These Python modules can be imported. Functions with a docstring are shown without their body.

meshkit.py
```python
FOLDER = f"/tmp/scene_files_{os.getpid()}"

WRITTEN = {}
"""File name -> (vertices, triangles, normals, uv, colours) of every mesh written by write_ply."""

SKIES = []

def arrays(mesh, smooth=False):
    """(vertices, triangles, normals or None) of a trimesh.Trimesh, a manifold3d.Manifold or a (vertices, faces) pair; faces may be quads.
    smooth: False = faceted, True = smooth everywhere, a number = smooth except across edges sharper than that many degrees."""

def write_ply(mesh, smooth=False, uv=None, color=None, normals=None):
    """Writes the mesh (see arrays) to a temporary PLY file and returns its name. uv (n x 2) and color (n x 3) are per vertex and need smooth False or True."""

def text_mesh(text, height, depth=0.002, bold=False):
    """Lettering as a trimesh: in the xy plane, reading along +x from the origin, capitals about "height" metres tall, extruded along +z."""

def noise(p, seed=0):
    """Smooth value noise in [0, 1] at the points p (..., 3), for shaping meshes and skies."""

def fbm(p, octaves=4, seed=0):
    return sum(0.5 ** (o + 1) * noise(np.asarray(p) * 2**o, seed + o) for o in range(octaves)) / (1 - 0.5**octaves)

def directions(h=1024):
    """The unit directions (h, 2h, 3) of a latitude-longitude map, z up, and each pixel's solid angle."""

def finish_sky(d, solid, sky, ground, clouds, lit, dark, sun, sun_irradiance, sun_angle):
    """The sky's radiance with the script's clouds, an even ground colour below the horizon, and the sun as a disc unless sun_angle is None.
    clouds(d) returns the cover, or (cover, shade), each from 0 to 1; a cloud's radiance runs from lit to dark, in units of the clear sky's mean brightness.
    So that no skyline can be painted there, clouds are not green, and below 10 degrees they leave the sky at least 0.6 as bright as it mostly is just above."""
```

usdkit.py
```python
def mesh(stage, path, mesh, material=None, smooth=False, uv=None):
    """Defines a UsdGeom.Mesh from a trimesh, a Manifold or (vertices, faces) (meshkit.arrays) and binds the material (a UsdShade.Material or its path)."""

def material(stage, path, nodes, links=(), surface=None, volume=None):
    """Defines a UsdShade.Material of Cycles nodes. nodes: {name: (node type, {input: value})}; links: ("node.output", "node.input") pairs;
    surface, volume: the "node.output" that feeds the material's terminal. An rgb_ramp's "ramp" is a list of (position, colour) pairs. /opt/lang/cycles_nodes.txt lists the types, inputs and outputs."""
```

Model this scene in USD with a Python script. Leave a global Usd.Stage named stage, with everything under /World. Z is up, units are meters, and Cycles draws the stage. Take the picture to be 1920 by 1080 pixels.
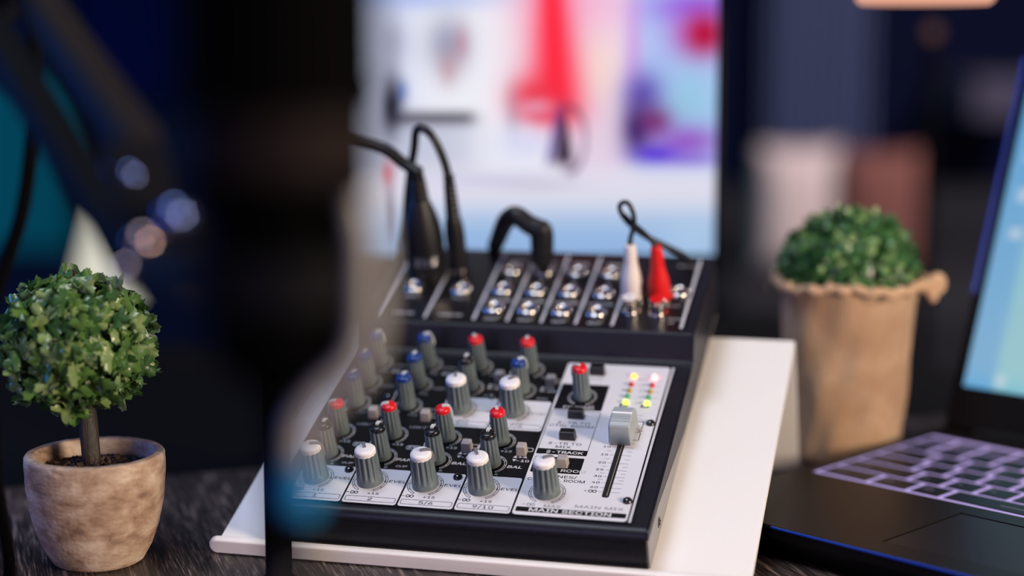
import math, random
import numpy as np, trimesh
import shapely.geometry as sg
from shapely import affinity
from shapely.ops import unary_union
import manifold3d as m3
import usdkit, meshkit
from pxr import Usd, UsdGeom, UsdLux, UsdShade, Gf, Sdf, Vt

rng = np.random.default_rng(7)
stage = Usd.Stage.CreateInMemory()
UsdGeom.SetStageUpAxis(stage, 'Z'); UsdGeom.SetStageMetersPerUnit(stage, 1.0)
UsdGeom.Xform.Define(stage, '/World'); UsdGeom.Scope.Define(stage, '/World/Looks')

# ------------------------------------------------------------------ camera, sky, lamps, exposure
CAM = np.array([0.0, 0.0, 0.997]); PITCH = math.radians(8.4454); FPX = 3222.956
DESK = 0.75
FW = np.array([0, math.cos(PITCH), -math.sin(PITCH)]); UP = np.array([0, math.sin(PITCH), math.cos(PITCH)])
cam = UsdGeom.Camera.Define(stage, '/World/camera')
cam.CreateHorizontalApertureAttr(36.0); cam.CreateFocalLengthAttr(FPX / 1920 * 36)
cam.CreateFStopAttr(2.2); cam.CreateFocusDistanceAttr(0.808); cam.CreateExposureAttr(0.0)
cam.CreateClippingRangeAttr(Gf.Vec2f(0.05, 100))
cam.AddTransformOp().Set(Gf.Matrix4d(1, 0, 0, 0, *UP, 0, *(-FW), 0, *CAM, 1))

def lit(prim, intensity, color, pos, target=None):
    prim.CreateIntensityAttr(intensity); prim.CreateColorAttr(Gf.Vec3f(*color))
    if target is None:
        prim.AddTranslateOp().Set(Gf.Vec3d(*pos)); return
    z = np.array(pos, float) - np.array(target, float); z /= np.linalg.norm(z)
    x = np.cross([0, 0, 1.0], z); x = x / np.linalg.norm(x) if np.linalg.norm(x) > 1e-6 else np.array([1.0, 0, 0]); y = np.cross(z, x)
    prim.AddTransformOp().Set(Gf.Matrix4d(*x, 0, *y, 0, *z, 0, *pos, 1))

dome = UsdLux.DomeLight.Define(stage, '/World/night_sky'); dome.CreateIntensityAttr(0.012); dome.CreateColorAttr(Gf.Vec3f(0.35, 0.45, 1.0))
def rect(name, w, h, *a):
    l = UsdLux.RectLight.Define(stage, '/World/' + name); l.CreateWidthAttr(w); l.CreateHeightAttr(h); lit(l, *a); return l
MIX = (0.0, 0.85, 0.80)
rect('key_lamp', 0.34, 0.34, 59.0, (1.0, 0.79, 0.62), (0.95, -0.05, 1.12), MIX)
rect('ceiling_lamp', 0.7, 0.6, 12.5, (0.80, 0.87, 1.0), (-0.40, 0.55, 2.35), (0.08, 0.85, 0.75))
rect('room_lamp', 1.5, 0.9, 3.6, (0.55, 0.50, 1.0), (-1.1, -1.3, 1.15), (0.0, 0.9, 0.8))
rect('blue_led_lamp', 0.30, 0.36, 9.0, (0.03, 0.22, 1.0), (-0.95, 1.02, 1.06), MIX)
rect('sofa_fill', 0.3, 0.3, 150.0, (1.0, 0.90, 0.94), (1.6, 2.3, 1.9), (0.75, 3.5, 0.6))  # unseen fill light, added to brighten the pillows and curtain
rect('teal_wall_fill', 0.2, 0.2, 75.0, (0.15, 0.70, 1.0), (-2.0, 3.4, 0.6), (-1.3, 4.4, 0.8))  # unseen teal wash, added to brighten the teal slab on the wall

# ------------------------------------------------------------------ helpers
count = {}
def numbered(path):
    n = count.get(path, 0); count[path] = n + 1
    return path if n == 0 else f'{path}_{n:03d}'
def keys(prim, label=None, cat=None, group=None, kind=None):
    for k, v in (('label', label), ('category', cat), ('group', group), ('kind', kind)):
        if v: prim.SetCustomDataByKey(k, v)
    return prim
def thing(name, label, cat, loc=None, M=None, group=None, kind=None):
    x = UsdGeom.Xform.Define(stage, numbered('/World/' + name))
    if M is not None: x.AddTransformOp().Set(M)
    elif loc is not None: x.AddTranslateOp().Set(Gf.Vec3d(*map(float, loc)))
    return keys(x.GetPrim(), label, cat, group, kind)
def obj(name, mesh, m, parent=None, label=None, kind=None, smooth=30):
    base = str(parent.GetPath()) if parent is not None else '/World'
    p = usdkit.mesh(stage, numbered(base + '/' + name), mesh, MAT[m], smooth=smooth).GetPrim()
    return keys(p, label, kind=kind)
def single(name, mesh, m, label, cat, group=None, smooth=30):
    return keys(obj(name, mesh, m, None, smooth=smooth), label, cat, group)
def struct(name, mesh, m, smooth=30):
    return keys(obj(name, mesh, m, smooth=smooth), kind='structure')
cat = trimesh.util.concatenate
def at(px, py, y):
    """The point at the distance y in front of the camera that is seen at a pixel."""
    d = np.array([1.0, 0, 0]) * (px - 960) / FPX - UP * (py - 540) / FPX + FW
    return CAM + d * (y / d[1])
def box(x0, x1, y0, y1, z0, z1):
    b = trimesh.creation.box([x1 - x0, y1 - y0, z1 - z0]); b.apply_translation([(x0 + x1) / 2, (y0 + y1) / 2, (z0 + z1) / 2]); return b
def rbox(x0, x1, y0, y1, z0, z1, r=0.002, n=8):
    r = min(r, (x1 - x0) / 2.01, (y1 - y0) / 2.01, (z1 - z0) / 2.01)
    s = m3.Manifold.sphere(r, n)
    pts = [s.translate((x, y, z)) for x in (x0 + r, x1 - r) for y in (y0 + r, y1 - r) for z in (z0 + r, z1 - r)]
    m = m3.Manifold.batch_hull(pts).to_mesh()
    return trimesh.Trimesh(m.vert_properties[:, :3], m.tri_verts, process=False)
def lathe(profile, n=48, cap=True):
    p = np.array(profile, float); a = np.arange(n) * 2 * np.pi / n
    v = np.stack([np.outer(p[:, 0], np.cos(a)), np.outer(p[:, 0], np.sin(a)), np.outer(p[:, 1], np.ones(n))], -1).reshape(-1, 3)
    f = []
    for i in range(len(p) - 1):
        j = np.arange(n); k = (j + 1) % n
        f += [np.stack([i * n + j, i * n + k, (i + 1) * n + k, (i + 1) * n + j], 1)]
    f = np.vstack(f); f = np.vstack([f[:, [0, 1, 2]], f[:, [0, 2, 3]]])
    t = trimesh.Trimesh(v, f, process=False)
    t.merge_vertices(); t.update_faces(t.nondegenerate_faces()); return t
def frame_of(t):
    a = np.array([0, 0, 1.0]) if abs(t[2]) < 0.9 else np.array([1.0, 0, 0])
    x = np.cross(a, t); x /= np.linalg.norm(x); return x, np.cross(t, x)
def spline(pts, n=60):
    from scipy.interpolate import CubicSpline
    p = np.array(pts, float); s = np.r_[0, np.cumsum(np.linalg.norm(np.diff(p, axis=0), axis=1))]
    return CubicSpline(s, p)(np.linspace(0, s[-1], n))
def tube(path, r, sides=12):
    p = np.array(path, float); n = len(p); r = np.broadcast_to(r, (n,))
    t = np.gradient(p, axis=0); t /= np.linalg.norm(t, axis=1, keepdims=True)
    x, y = frame_of(t[0]); a = np.arange(sides) * 2 * np.pi / sides; V = []
    for i in range(n):
        x = x - t[i] * (x @ t[i]); x /= np.linalg.norm(x); y = np.cross(t[i], x)
        V.append(p[i] + r[i] * (np.outer(np.cos(a), x) + np.outer(np.sin(a), y)))
    V = np.vstack(V + [p[:1], p[-1:]]); F = []
    for i in range(n - 1):
        j = np.arange(sides); k = (j + 1) % sides
        F += [np.stack([i * sides + j, i * sides + k, (i + 1) * sides + k], 1), np.stack([i * sides + j, (i + 1) * sides + k, (i + 1) * sides + j], 1)]
    j = np.arange(sides); k = (j + 1) % sides
    F += [np.stack([np.full(sides, n * sides), k, j], 1), np.stack([np.full(sides, n * sides + 1), (n - 1) * sides + j, (n - 1) * sides + k], 1)]
    return trimesh.Trimesh(V, np.vstack(F), process=False)
def bar(p, q, w, h, r=0.001):
    """A rounded bar of section w x h from p to q."""
    p, q = np.array(p, float), np.array(q, float); L = np.linalg.norm(q - p); b = rbox(-w / 2, w / 2, -h / 2, h / 2, 0, L, r)
    z = (q - p) / L; x, y = frame_of(z); T = np.eye(4); T[:3, 0], T[:3, 1], T[:3, 2], T[:3, 3] = x, y, z, p
    b.apply_transform(T); return b
def along(mesh, p, q):
    """Moves a mesh built up the z axis to stand at p, pointing to q."""
    p, q = np.array(p, float), np.array(q, float); z = (q - p) / np.linalg.norm(q - p); x, y = frame_of(z)
    T = np.eye(4); T[:3, 0], T[:3, 1], T[:3, 2], T[:3, 3] = x, y, z, p
    m = mesh.copy(); m.apply_transform(T); return m
def extrude(poly, z0, z1):
    gs = getattr(poly, 'geoms', [poly]); out = []
    for g in gs:
        if g.area > 1e-10:
            e = trimesh.creation.extrude_polygon(g, z1 - z0, engine='earcut'); e.apply_translation([0, 0, z0]); out.append(e)
    return cat(out)
def rrect(x0, x1, y0, y1, r):
    return sg.box(x0 + r, y0 + r, x1 - r, y1 - r).buffer(r, quad_segs=6) if r > 0 else sg.box(x0, y0, x1, y1)
def mm(mesh):
    mesh = mesh.copy(); mesh.apply_scale(0.001); return mesh
def profile_x(pts, x0, x1):
    """A (y, z) outline extruded along x."""
    e = extrude(sg.Polygon(pts), 0, x1 - x0); v = e.vertices.copy()
    e.vertices = np.c_[x0 + v[:, 2], v[:, 0], v[:, 1]]; return e

# ------------------------------------------------------------------ materials
MAT = {}
def lin(*c): return tuple((x / 255 / 12.92) if x <= 10 else ((x / 255 + 0.055) / 1.055) ** 2.4 for x in c)
def pbr(name, color, rough=0.5, metal=0.0, **kw):
    MAT[name] = usdkit.material(stage, '/World/Looks/' + name, {'p': ('principled_bsdf', {'base_color': color, 'roughness': rough, 'metallic': metal, **kw})}, surface='p.BSDF')
def mottled(name, stops, scale, rough=0.6, bump=0.0, stretch=(1, 1, 1), detail=6, rot=(0, 0, 0), bscale=None, dist=0.0005, distortion=0, **kw):
    nodes = {'t': ('texture_coordinate', {}), 'mp': ('mapping', {'scale': stretch, 'rotation': rot}), 'n': ('noise_texture', {'scale': scale, 'detail': detail, 'roughness': 0.6, 'distortion': distortion}),
             'r': ('rgb_ramp', {'ramp': stops}), 'p': ('principled_bsdf', {'roughness': rough, **kw})}
    links = [('t.object', 'mp.vector'), ('mp.vector', 'n.vector'), ('n.fac', 'r.fac'), ('r.color', 'p.base_color')]
    if bump:
        nodes['n2'] = ('noise_texture', {'scale': bscale or scale * 4, 'detail': 4}); nodes['b'] = ('bump', {'strength': bump, 'distance': dist})
        links += [('mp.vector', 'n2.vector'), ('n2.fac', 'b.height'), ('b.normal', 'p.normal')]
    MAT[name] = usdkit.material(stage, '/World/Looks/' + name, nodes, links, surface='p.BSDF')
def glow(name, color, strength):
    MAT[name] = usdkit.material(stage, '/World/Looks/' + name, {'e': ('emission', {'color': color, 'strength': strength})}, surface='e.emission')
def leafy(name, a, b, rough=0.27, trans=0.25):
    nodes = {'o': ('geometry', {}), 'n': ('noise_texture', {'scale': 260, 'detail': 2}), 't': ('texture_coordinate', {}), 'm': ('mix_color', {'a': a, 'b': b}),
             'p': ('principled_bsdf', {'roughness': rough}), 'tr': ('translucent_bsdf', {}), 'x': ('mix_closure', {'fac': trans})}
    MAT[name] = usdkit.material(stage, '/World/Looks/' + name, nodes, [('t.object', 'n.vector'), ('n.fac', 'm.fac'), ('m.result', 'p.base_color'), ('m.result', 'tr.color'), ('p.BSDF', 'x.closure1'), ('tr.BSDF', 'x.closure2')], surface='x.closure')

mottled('black_plastic', [(0.3, (0.006, 0.006, 0.010)), (0.7, (0.010, 0.010, 0.017))], 400, 0.40, specular_ior_level=0.3, bump=0.25, bscale=1800, dist=0.0002)
pbr('chassis_grey', (0.22, 0.22, 0.23), 0.45, 0.0)
pbr('panel_black', (0.0045, 0.0045, 0.0065), 0.36, specular_ior_level=0.25)
pbr('print_white', (0.66, 0.66, 0.71), 0.38)
pbr('print_line', (0.55, 0.55, 0.60), 0.4)
pbr('print_black', (0.004, 0.004, 0.006), 0.4, specular_ior_level=0.25)
pbr('print_grey', (0.20, 0.20, 0.24), 0.45)
pbr('knob_grey', (0.115, 0.148, 0.160), 0.27)
pbr('cap_white', (0.74, 0.72, 0.74), 0.35)
pbr('cap_red', (0.62, 0.008, 0.016), 0.3)
pbr('cap_black', (0.008, 0.008, 0.010), 0.28)
pbr('cap_blue', (0.006, 0.035, 0.20), 0.32)
pbr('pointer_grey', (0.52, 0.57, 0.57), 0.4)
pbr('pointer_dark', (0.16, 0.16, 0.18), 0.4)
pbr('button_grey', (0.36, 0.33, 0.32), 0.45)
pbr('fader_grey', (0.31, 0.355, 0.375), 0.42)
pbr('fader_line', (0.85, 0.86, 0.88), 0.4)
pbr('chrome', (0.74, 0.72, 0.70), 0.09, 1.0)
pbr('jack_metal', (0.80, 0.78, 0.75), 0.14, 1.0)
pbr('screw_black', (0.012, 0.012, 0.014), 0.12, 0.0, coat_weight=0.6)
pbr('hole_black', (0.002, 0.002, 0.002), 0.9)
pbr('rubber_black', (0.005, 0.005, 0.007), 0.45)
pbr('rca_white', (0.78, 0.74, 0.73), 0.38)
pbr('rca_red', (0.68, 0.006, 0.008), 0.35)
glow('led_amber', (1.0, 0.30, 0.03), 6.0); glow('led_red_lit', (1.0, 0.16, 0.14), 10.0); glow('led_lime', (0.75, 1.0, 0.05), 4.5)
pbr('led_red', (0.55, 0.01, 0.012), 0.25); pbr('led_yellow', (0.42, 0.27, 0.01), 0.25); pbr('led_green', (0.05, 0.30, 0.14), 0.25)
pbr('stand_white', (0.84, 0.82, 0.81), 0.5)
mottled('stone', [(0.32, (0.19, 0.115, 0.075)), (0.44, (0.35, 0.235, 0.16)), (0.56, (0.48, 0.36, 0.265)), (0.68, (0.62, 0.51, 0.41))], 62, 0.75, bump=0.9, stretch=(1, 1, 1.7), bscale=330, dist=0.0006, distortion=0.25, detail=10)
mottled('soil', [(0.35, (0.012, 0.007, 0.005)), (0.65, (0.10, 0.052, 0.030))], 300, 0.8)
mottled('bark', [(0.3, (0.012, 0.009, 0.005)), (0.7, (0.048, 0.034, 0.020))], 120, 0.45, bump=0.6, stretch=(4, 4, 0.5), dist=0.001)
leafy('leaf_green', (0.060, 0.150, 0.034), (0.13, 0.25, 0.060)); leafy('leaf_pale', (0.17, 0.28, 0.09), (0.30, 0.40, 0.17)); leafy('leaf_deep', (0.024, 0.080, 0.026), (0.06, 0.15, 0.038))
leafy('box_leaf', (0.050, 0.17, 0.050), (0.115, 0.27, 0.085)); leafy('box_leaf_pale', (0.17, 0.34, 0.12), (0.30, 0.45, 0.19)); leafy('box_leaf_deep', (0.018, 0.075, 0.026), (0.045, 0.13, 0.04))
pbr('laptop_black', (0.009, 0.007, 0.007), 0.42, specular_ior_level=0.2)
pbr('key_black', (0.007, 0.009, 0.011), 0.45, specular_ior_level=0.3)
pbr('trackpad', (0.017, 0.014, 0.016), 0.36, specular_ior_level=0.10)
pbr('bezel_black', (0.002, 0.002, 0.003), 0.5, specular_ior_level=0.15)
pbr('painted_blue_glint', (0.006, 0.05, 0.42), 0.3)
glow('key_glow', (0.60, 0.46, 0.92), 0.85); glow('legend_glow', (0.6, 0.5, 0.75), 0.28)
pbr('mic_black', (0.0005, 0.0005, 0.0006), 0.8, specular_ior_level=0.03); pbr('rim_glint_pale', (0.36, 0.345, 0.31), 0.45, 0.2); pbr('mic_metal', (0.30, 0.30, 0.29), 0.42, 0.85); pbr('mic_band', (0.009, 0.006, 0.006), 0.7, specular_ior_level=0.06); pbr('champagne', (0.62, 0.52, 0.44), 0.4, 0.6)
pbr('rim_glint_blue', (0.008, 0.22, 0.50), 0.35)
pbr('bolt_glint_blue', (0.22, 0.30, 0.62), 0.1, 1.0); pbr('bolt_glint_rose', (0.50, 0.38, 0.37), 0.1, 1.0); pbr('cable_black', (0.0006, 0.0006, 0.0009), 0.75, specular_ior_level=0.06); pbr('arm_black', (0.002, 0.002, 0.004), 0.75, specular_ior_level=0.10); pbr('arm_brown', (0.010, 0.0075, 0.008), 0.7, specular_ior_level=0.1)
pbr('wall_navy', (0.004, 0.006, 0.024), 0.9, specular_ior_level=0.05); pbr('floor_dark', (0.012, 0.011, 0.014), 0.6); pbr('ceiling_dark', (0.02, 0.02, 0.03), 0.9)
pbr('curtain_grey', (0.098, 0.118, 0.24), 0.9); pbr('glow_panel_teal', (0.001, 0.085, 0.12), 0.9, specular_ior_level=0.05); pbr('glow_panel_blue', (0.0006, 0.0022, 0.034), 0.9, specular_ior_level=0.04)
pbr('sofa_dark', (0.004, 0.004, 0.008), 0.9); pbr('pillow_cream', (0.62, 0.50, 0.48), 0.9); pbr('pillow_rust', (0.17, 0.06, 0.048), 0.9)
glow('bright_patch_cream', (0.70, 0.68, 0.58), 1.0); pbr('black_matte', (0.002, 0.002, 0.003), 0.9, specular_ior_level=0.1); pbr('shelf_violet', (0.055, 0.048, 0.085), 0.8)
glow('peach_shade', (0.95, 0.46, 0.32), 0.85)

glow('amber_glow', (1.0, 0.5, 0.36), 0.10)
# wood of the desk: grain runs along the desk's own y
nodes = {'t': ('texture_coordinate', {}), 'm1': ('mapping', {'scale': (95, 6, 6)}), 'n1': ('noise_texture', {'scale': 3.0, 'detail': 8, 'roughness': 0.7, 'distortion': 0.8}),
         'm2': ('mapping', {'scale': (320, 10, 10)}), 'n2': ('noise_texture', {'scale': 4.0, 'detail': 6, 'roughness': 0.65, 'distortion': 0.4}),
         'mx': ('mix_float', {'fac': 0.55}), 'r': ('rgb_ramp', {'ramp': [(0.40, (0.006, 0.0045, 0.005)), (0.49, (0.026, 0.019, 0.018)), (0.55, (0.075, 0.055, 0.05)), (0.62, (0.30, 0.225, 0.20))]}),
         'b': ('bump', {'strength': 0.6, 'distance': 0.0006}), 'p': ('principled_bsdf', {'roughness': 0.42, 'specular_ior_level': 0.4})}
MAT['dark_wood'] = usdkit.material(stage, '/World/Looks/dark_wood', nodes, [('t.object', 'm1.vector'), ('m1.vector', 'n1.vector'), ('t.object', 'm2.vector'), ('m2.vector', 'n2.vector'), ('n1.fac', 'mx.a'), ('n2.fac', 'mx.b'),
         ('mx.result', 'r.fac'), ('r.color', 'p.base_color'), ('mx.result', 'b.height'), ('b.normal', 'p.normal')], surface='p.BSDF')
# burlap: two crossed sets of threads
nodes = {'t': ('texture_coordinate', {}), 'u': ('uvmap', {}), 'sx': ('separate_xyz', {}), 'w1': ('wave_texture', {'scale': 42.0, 'bands_direction': 'x', 'distortion': 1.2, 'detail': 1, 'detail_scale': 2}), 'w2': ('wave_texture', {'scale': 42.0, 'bands_direction': 'y', 'distortion': 1.2, 'detail': 1, 'detail_scale': 2}),
         'mx': ('mix_float', {'fac': 0.5}), 'n': ('noise_texture', {'scale': 34, 'detail': 5, 'roughness': 0.6}), 'r': ('rgb_ramp', {'ramp': [(0.25, (0.32, 0.185, 0.10)), (0.5, (0.42, 0.26, 0.15)), (0.75, (0.54, 0.37, 0.235))]}),
         'dk': ('mix_color', {'blend_type': 'multiply', 'fac': 0.45}), 'rw': ('rgb_ramp', {'ramp': [(0.1, (0.3, 0.3, 0.3)), (0.6, (1, 1, 1))]}), 'b': ('bump', {'strength': 0.7, 'distance': 0.0006}), 'p': ('principled_bsdf', {'roughness': 0.9, 'sheen_weight': 0.15})}
MAT['burlap'] = usdkit.material(stage, '/World/Looks/burlap', nodes, [('u.UV', 'w1.vector'), ('u.UV', 'w2.vector'), ('w1.fac', 'mx.a'), ('w2.fac', 'mx.b'), ('t.object', 'n.vector'), ('n.fac', 'r.fac'), ('r.color', 'dk.a'), ('mx.result', 'rw.fac'), ('rw.color', 'dk.b'),
         ('dk.result', 'p.base_color'), ('mx.result', 'b.height'), ('b.normal', 'p.normal')], surface='p.BSDF')
pbr('burlap_hem', (0.50, 0.32, 0.19), 0.9)
def screen_mat(name, strength):
    MAT[name] = usdkit.material(stage, '/World/Looks/' + name, {'a': ('attribute', {'attribute': 'picture'}), 'e': ('emission', {'strength': strength})}, [('a.color', 'e.color')], surface='e.emission')
screen_mat('monitor_picture', 1.0); screen_mat('laptop_picture', 0.8)
def picture_mesh(name, parent, mat, P00, dx, dy, nu, nv, paint):
    """A flat display whose picture is stored per vertex: P00 + s dx + t dy; paint(s, t) gives sRGB 0..255."""
    s, t = np.meshgrid(np.linspace(0, 1, nu), np.linspace(0, 1, nv)); v = np.array(P00) + s[..., None] * np.array(dx) + t[..., None] * np.array(dy)
    i, j = np.meshgrid(np.arange(nv - 1), np.arange(nu - 1), indexing='ij'); a = (i * nu + j).ravel()
    f = np.vstack([np.c_[a, a + 1, a + nu + 1], np.c_[a, a + nu + 1, a + nu]])
    p = usdkit.mesh(stage, numbered(str(parent.GetPath()) + '/' + name), (v.reshape(-1, 3), f), MAT[mat], smooth=True)
    c = np.clip(paint(s, t), 0, 255) / 255; c = np.where(c < 0.04045, c / 12.92, ((c + 0.055) / 1.055) ** 2.4)
    UsdGeom.PrimvarsAPI(p).CreatePrimvar('picture', Sdf.ValueTypeNames.Color3fArray, 'vertex').Set(Vt.Vec3fArray.FromNumpy(c.reshape(-1, 3).astype(np.float32)))
    return p.GetPrim()

# ------------------------------------------------------------------ the room
struct('floor', box(-3, 3, -1.5, 4.6, -0.05, 0), 'floor_dark')
struct('wall_back', box(-3, 3, 4.5, 4.6, 0, 2.7), 'wall_navy')
struct('wall_left', box(-3.1, -3, -1.5, 4.6, 0, 2.7), 'wall_navy')
struct('wall_right', box(3, 3.1, -1.5, 4.6, 0, 2.7), 'wall_navy')
struct('wall_front', box(-3, 3, -1.6, -1.5, 0, 2.7), 'wall_navy')
struct('ceiling', box(-3.1, 3.1, -1.6, 4.6, 2.7, 2.8), 'ceiling_dark')

# ------------------------------------------------------------------ desk
th = math.radians(18.0); ex = np.array([math.cos(th), math.sin(th), 0]); ey = np.array([-math.sin(th), math.cos(th), 0])
O = np.array([-0.165, 0.955, 0.0])
desk = thing('desk', 'dark brown wood-grain desk carrying the mixer, laptop and both plants', 'desk', M=Gf.Matrix4d(*ex, 0, *ey, 0, 0, 0, 1, 0, *O, 1))
obj('desktop', rbox(-0.75, 1.0, -0.78, 0.0, DESK - 0.03, DESK, 0.002), 'dark_wood', desk)
for x in (-0.70, 0.95):
    for y in (-0.73, -0.05):
        obj('leg', rbox(x - 0.025, x + 0.025, y - 0.025, y + 0.025, 0.0, DESK - 0.03, 0.004), 'black_matte', desk)

# ------------------------------------------------------------------ mixer (its own frame: u right, v up the panel, n out of it, in mm)
A = np.array([[0.96758, 0.23369, -0.09591], [-0.25257, 0.89526, -0.36742], [0.0, 0.37974, 0.92509]])
Uo, _, Vt_ = np.linalg.svd(A); A = Uo @ Vt_
T = np.array([-0.10690, 0.79060, 0.997 - 0.21680])
MM = Gf.Matrix4d(*A[:, 0], 0, *A[:, 1], 0, *A[:, 2], 0, *T, 1)
def panel_to_world(u, v, n): return A @ np.array([u, v, n]) / 1000 + T
mixer = thing('audio_mixer', 'compact black and white audio mixer with rows of grey knobs, on the white stand', 'mixer', M=MM)

def arc(cx, cy, r, a0, a1, n=8):
    a = np.radians(np.linspace(a0, a1, n)); return [(cx + r * math.cos(x), cy + r * math.sin(x)) for x in a]
# cover: outline in (v, n), with a curved lower edge at the sides
top = arc(-3.5, -5.5, 4.9, 180, 90, 10) + [(127.5, -0.6), (131.5, 0.6)] + arc(138.2, 11.6, 1.8, 165, 90, 5) + [(216, 13.4)] + arc(216, 9.4, 4, 90, 0, 6) + [(220, -20.5)]
low = [(150, -21), (132, -20.4), (96, -18), (56, -11.5), (20, -6), (-8.4, -5.6)]
cover = sg.Polygon(top + low).buffer(0)
cm = profile_x(list(cover.exterior.coords), -7.0, 173.4)
tapered = profile_x(list(cover.buffer(-1.0).exterior.coords), -8.4, 174.6)
hull = m3.Manifold(m3.Mesh(np.asarray(cm.vertices, np.float32), np.asarray(cm.faces, np.uint32))) + m3.Manifold(m3.Mesh(np.asarray(tapered.vertices, np.float32), np.asarray(tapered.faces, np.uint32)))
hm = hull.to_mesh(); obj('cover', mm(trimesh.Trimesh(hm.vert_properties[:, :3], hm.tri_verts, process=True)), 'black_plastic', mixer, smooth=40)
front = sg.Polygon([(-8.4, -5.8), (-8.6, -16)] + arc(-4.6, -18.4, 4.0, 180, 270, 6) + [(40, -22.4), (40, -7)]).buffer(0)
obj('front_panel', mm(profile_x(list(front.exterior.coords), -7.6, 173.6)), 'black_plastic', mixer, smooth=40)
side = sg.Polygon([(-7.0, -6.2), (20, -6.8), (56, -12.3), (96, -18.8), (132, -21.2), (214, -21.2), (214, -22.4), (-5.0, -22.4), (-7.0, -20)])
obj('chassis', mm(cat([profile_x(list(side.exterior.coords), 172.6, 174.4), profile_x(list(side.exterior.coords), -8.2, -6.4), box(-6.4, 172.6, -4, 214, -22.4, -21.6)])), 'chassis_grey', mixer, 'light grey metal side of the chassis')
sc = trimesh.creation.cylinder(2.6, 0.8, sections=24); sc.apply_transform(trimesh.transformations.rotation_matrix(math.pi / 2, [0, 1, 0])); sc.apply_translation([174.5, 19.6, -15.6])
ss = obj('side_screw', mm(sc), 'screw_black', mixer)
obj('recess', mm(cat([box(174.7, 175.0, 17.9, 21.3, -15.9, -15.3), box(174.7, 175.0, 19.3, 19.9, -17.3, -13.9)])), 'hole_black', ss)

# control panel and its print
panel = obj('control_panel', mm(extrude(rrect(-1.0, 166.6, -2.2, 126.6, 1.2), -1.2, 0.0)), 'panel_black', mixer)
PITCH_U = 27.5
COL = [9.5, 37.0, 64.5, 92.0]; ROW = [116.97, 97.74, 78.83, 53.49, 34.98, 15.71]
def prt(name, polys, m, level=1, label=None):
    poly = unary_union(polys) if isinstance(polys, list) else polys
    return obj(name, mm(extrude(poly, 0.0, 0.03 * level)), m, panel, label, smooth=False)
cells = []
for c in range(4):
    cells.append(rrect(PITCH_U * c + 0.45, PITCH_U * (c + 1) - 0.45, -1.4, 25.6, 1.4))
cells += [rrect(55.45, 82.05, 63.7, 89.2, 1.4), rrect(82.95, 109.55, 63.7, 89.2, 1.4)]
for p in cells: prt('printed_cell', p, 'print_white')
prt('printed_cell', rrect(110.5, 163.9, -1.4, 125.6, 2.0), 'print_white')
prt('edge_line', sg.box(164.7, -1.6, 165.9, 125.8), 'print_line')
prt('column_line', [sg.box(27.25, 26, 27.75, 125), sg.box(54.75, 26, 55.25, 63), sg.box(54.75, 89.5, 55.25, 125), sg.box(82.25, 26, 82.75, 63), sg.box(82.25, 89.5, 82.75, 125)], 'print_line')
prt('printed_block', rrect(111.6, 135.8, 83.7, 106.4, 0.3), 'print_black', 2, 'black block behind the effects send knob')
prt('printed_block', rrect(111.6, 135.6, 31.2, 43.8, 0.8), 'print_black', 2)
prt('printed_block', rrect(111.2, 136.0, 45.8, 50.2, 0.6), 'print_black', 2)
prt('printed_block', rrect(111.6, 163.0, 1.0, 4.4, 0.4), 'print_black', 2)
def outline(p, w=0.32): return p.difference(p.buffer(-w))
prt('box_outline', outline(rrect(111.2, 136.0, 46.4, 82.6, 0.9)), 'print_black', 2)
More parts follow.
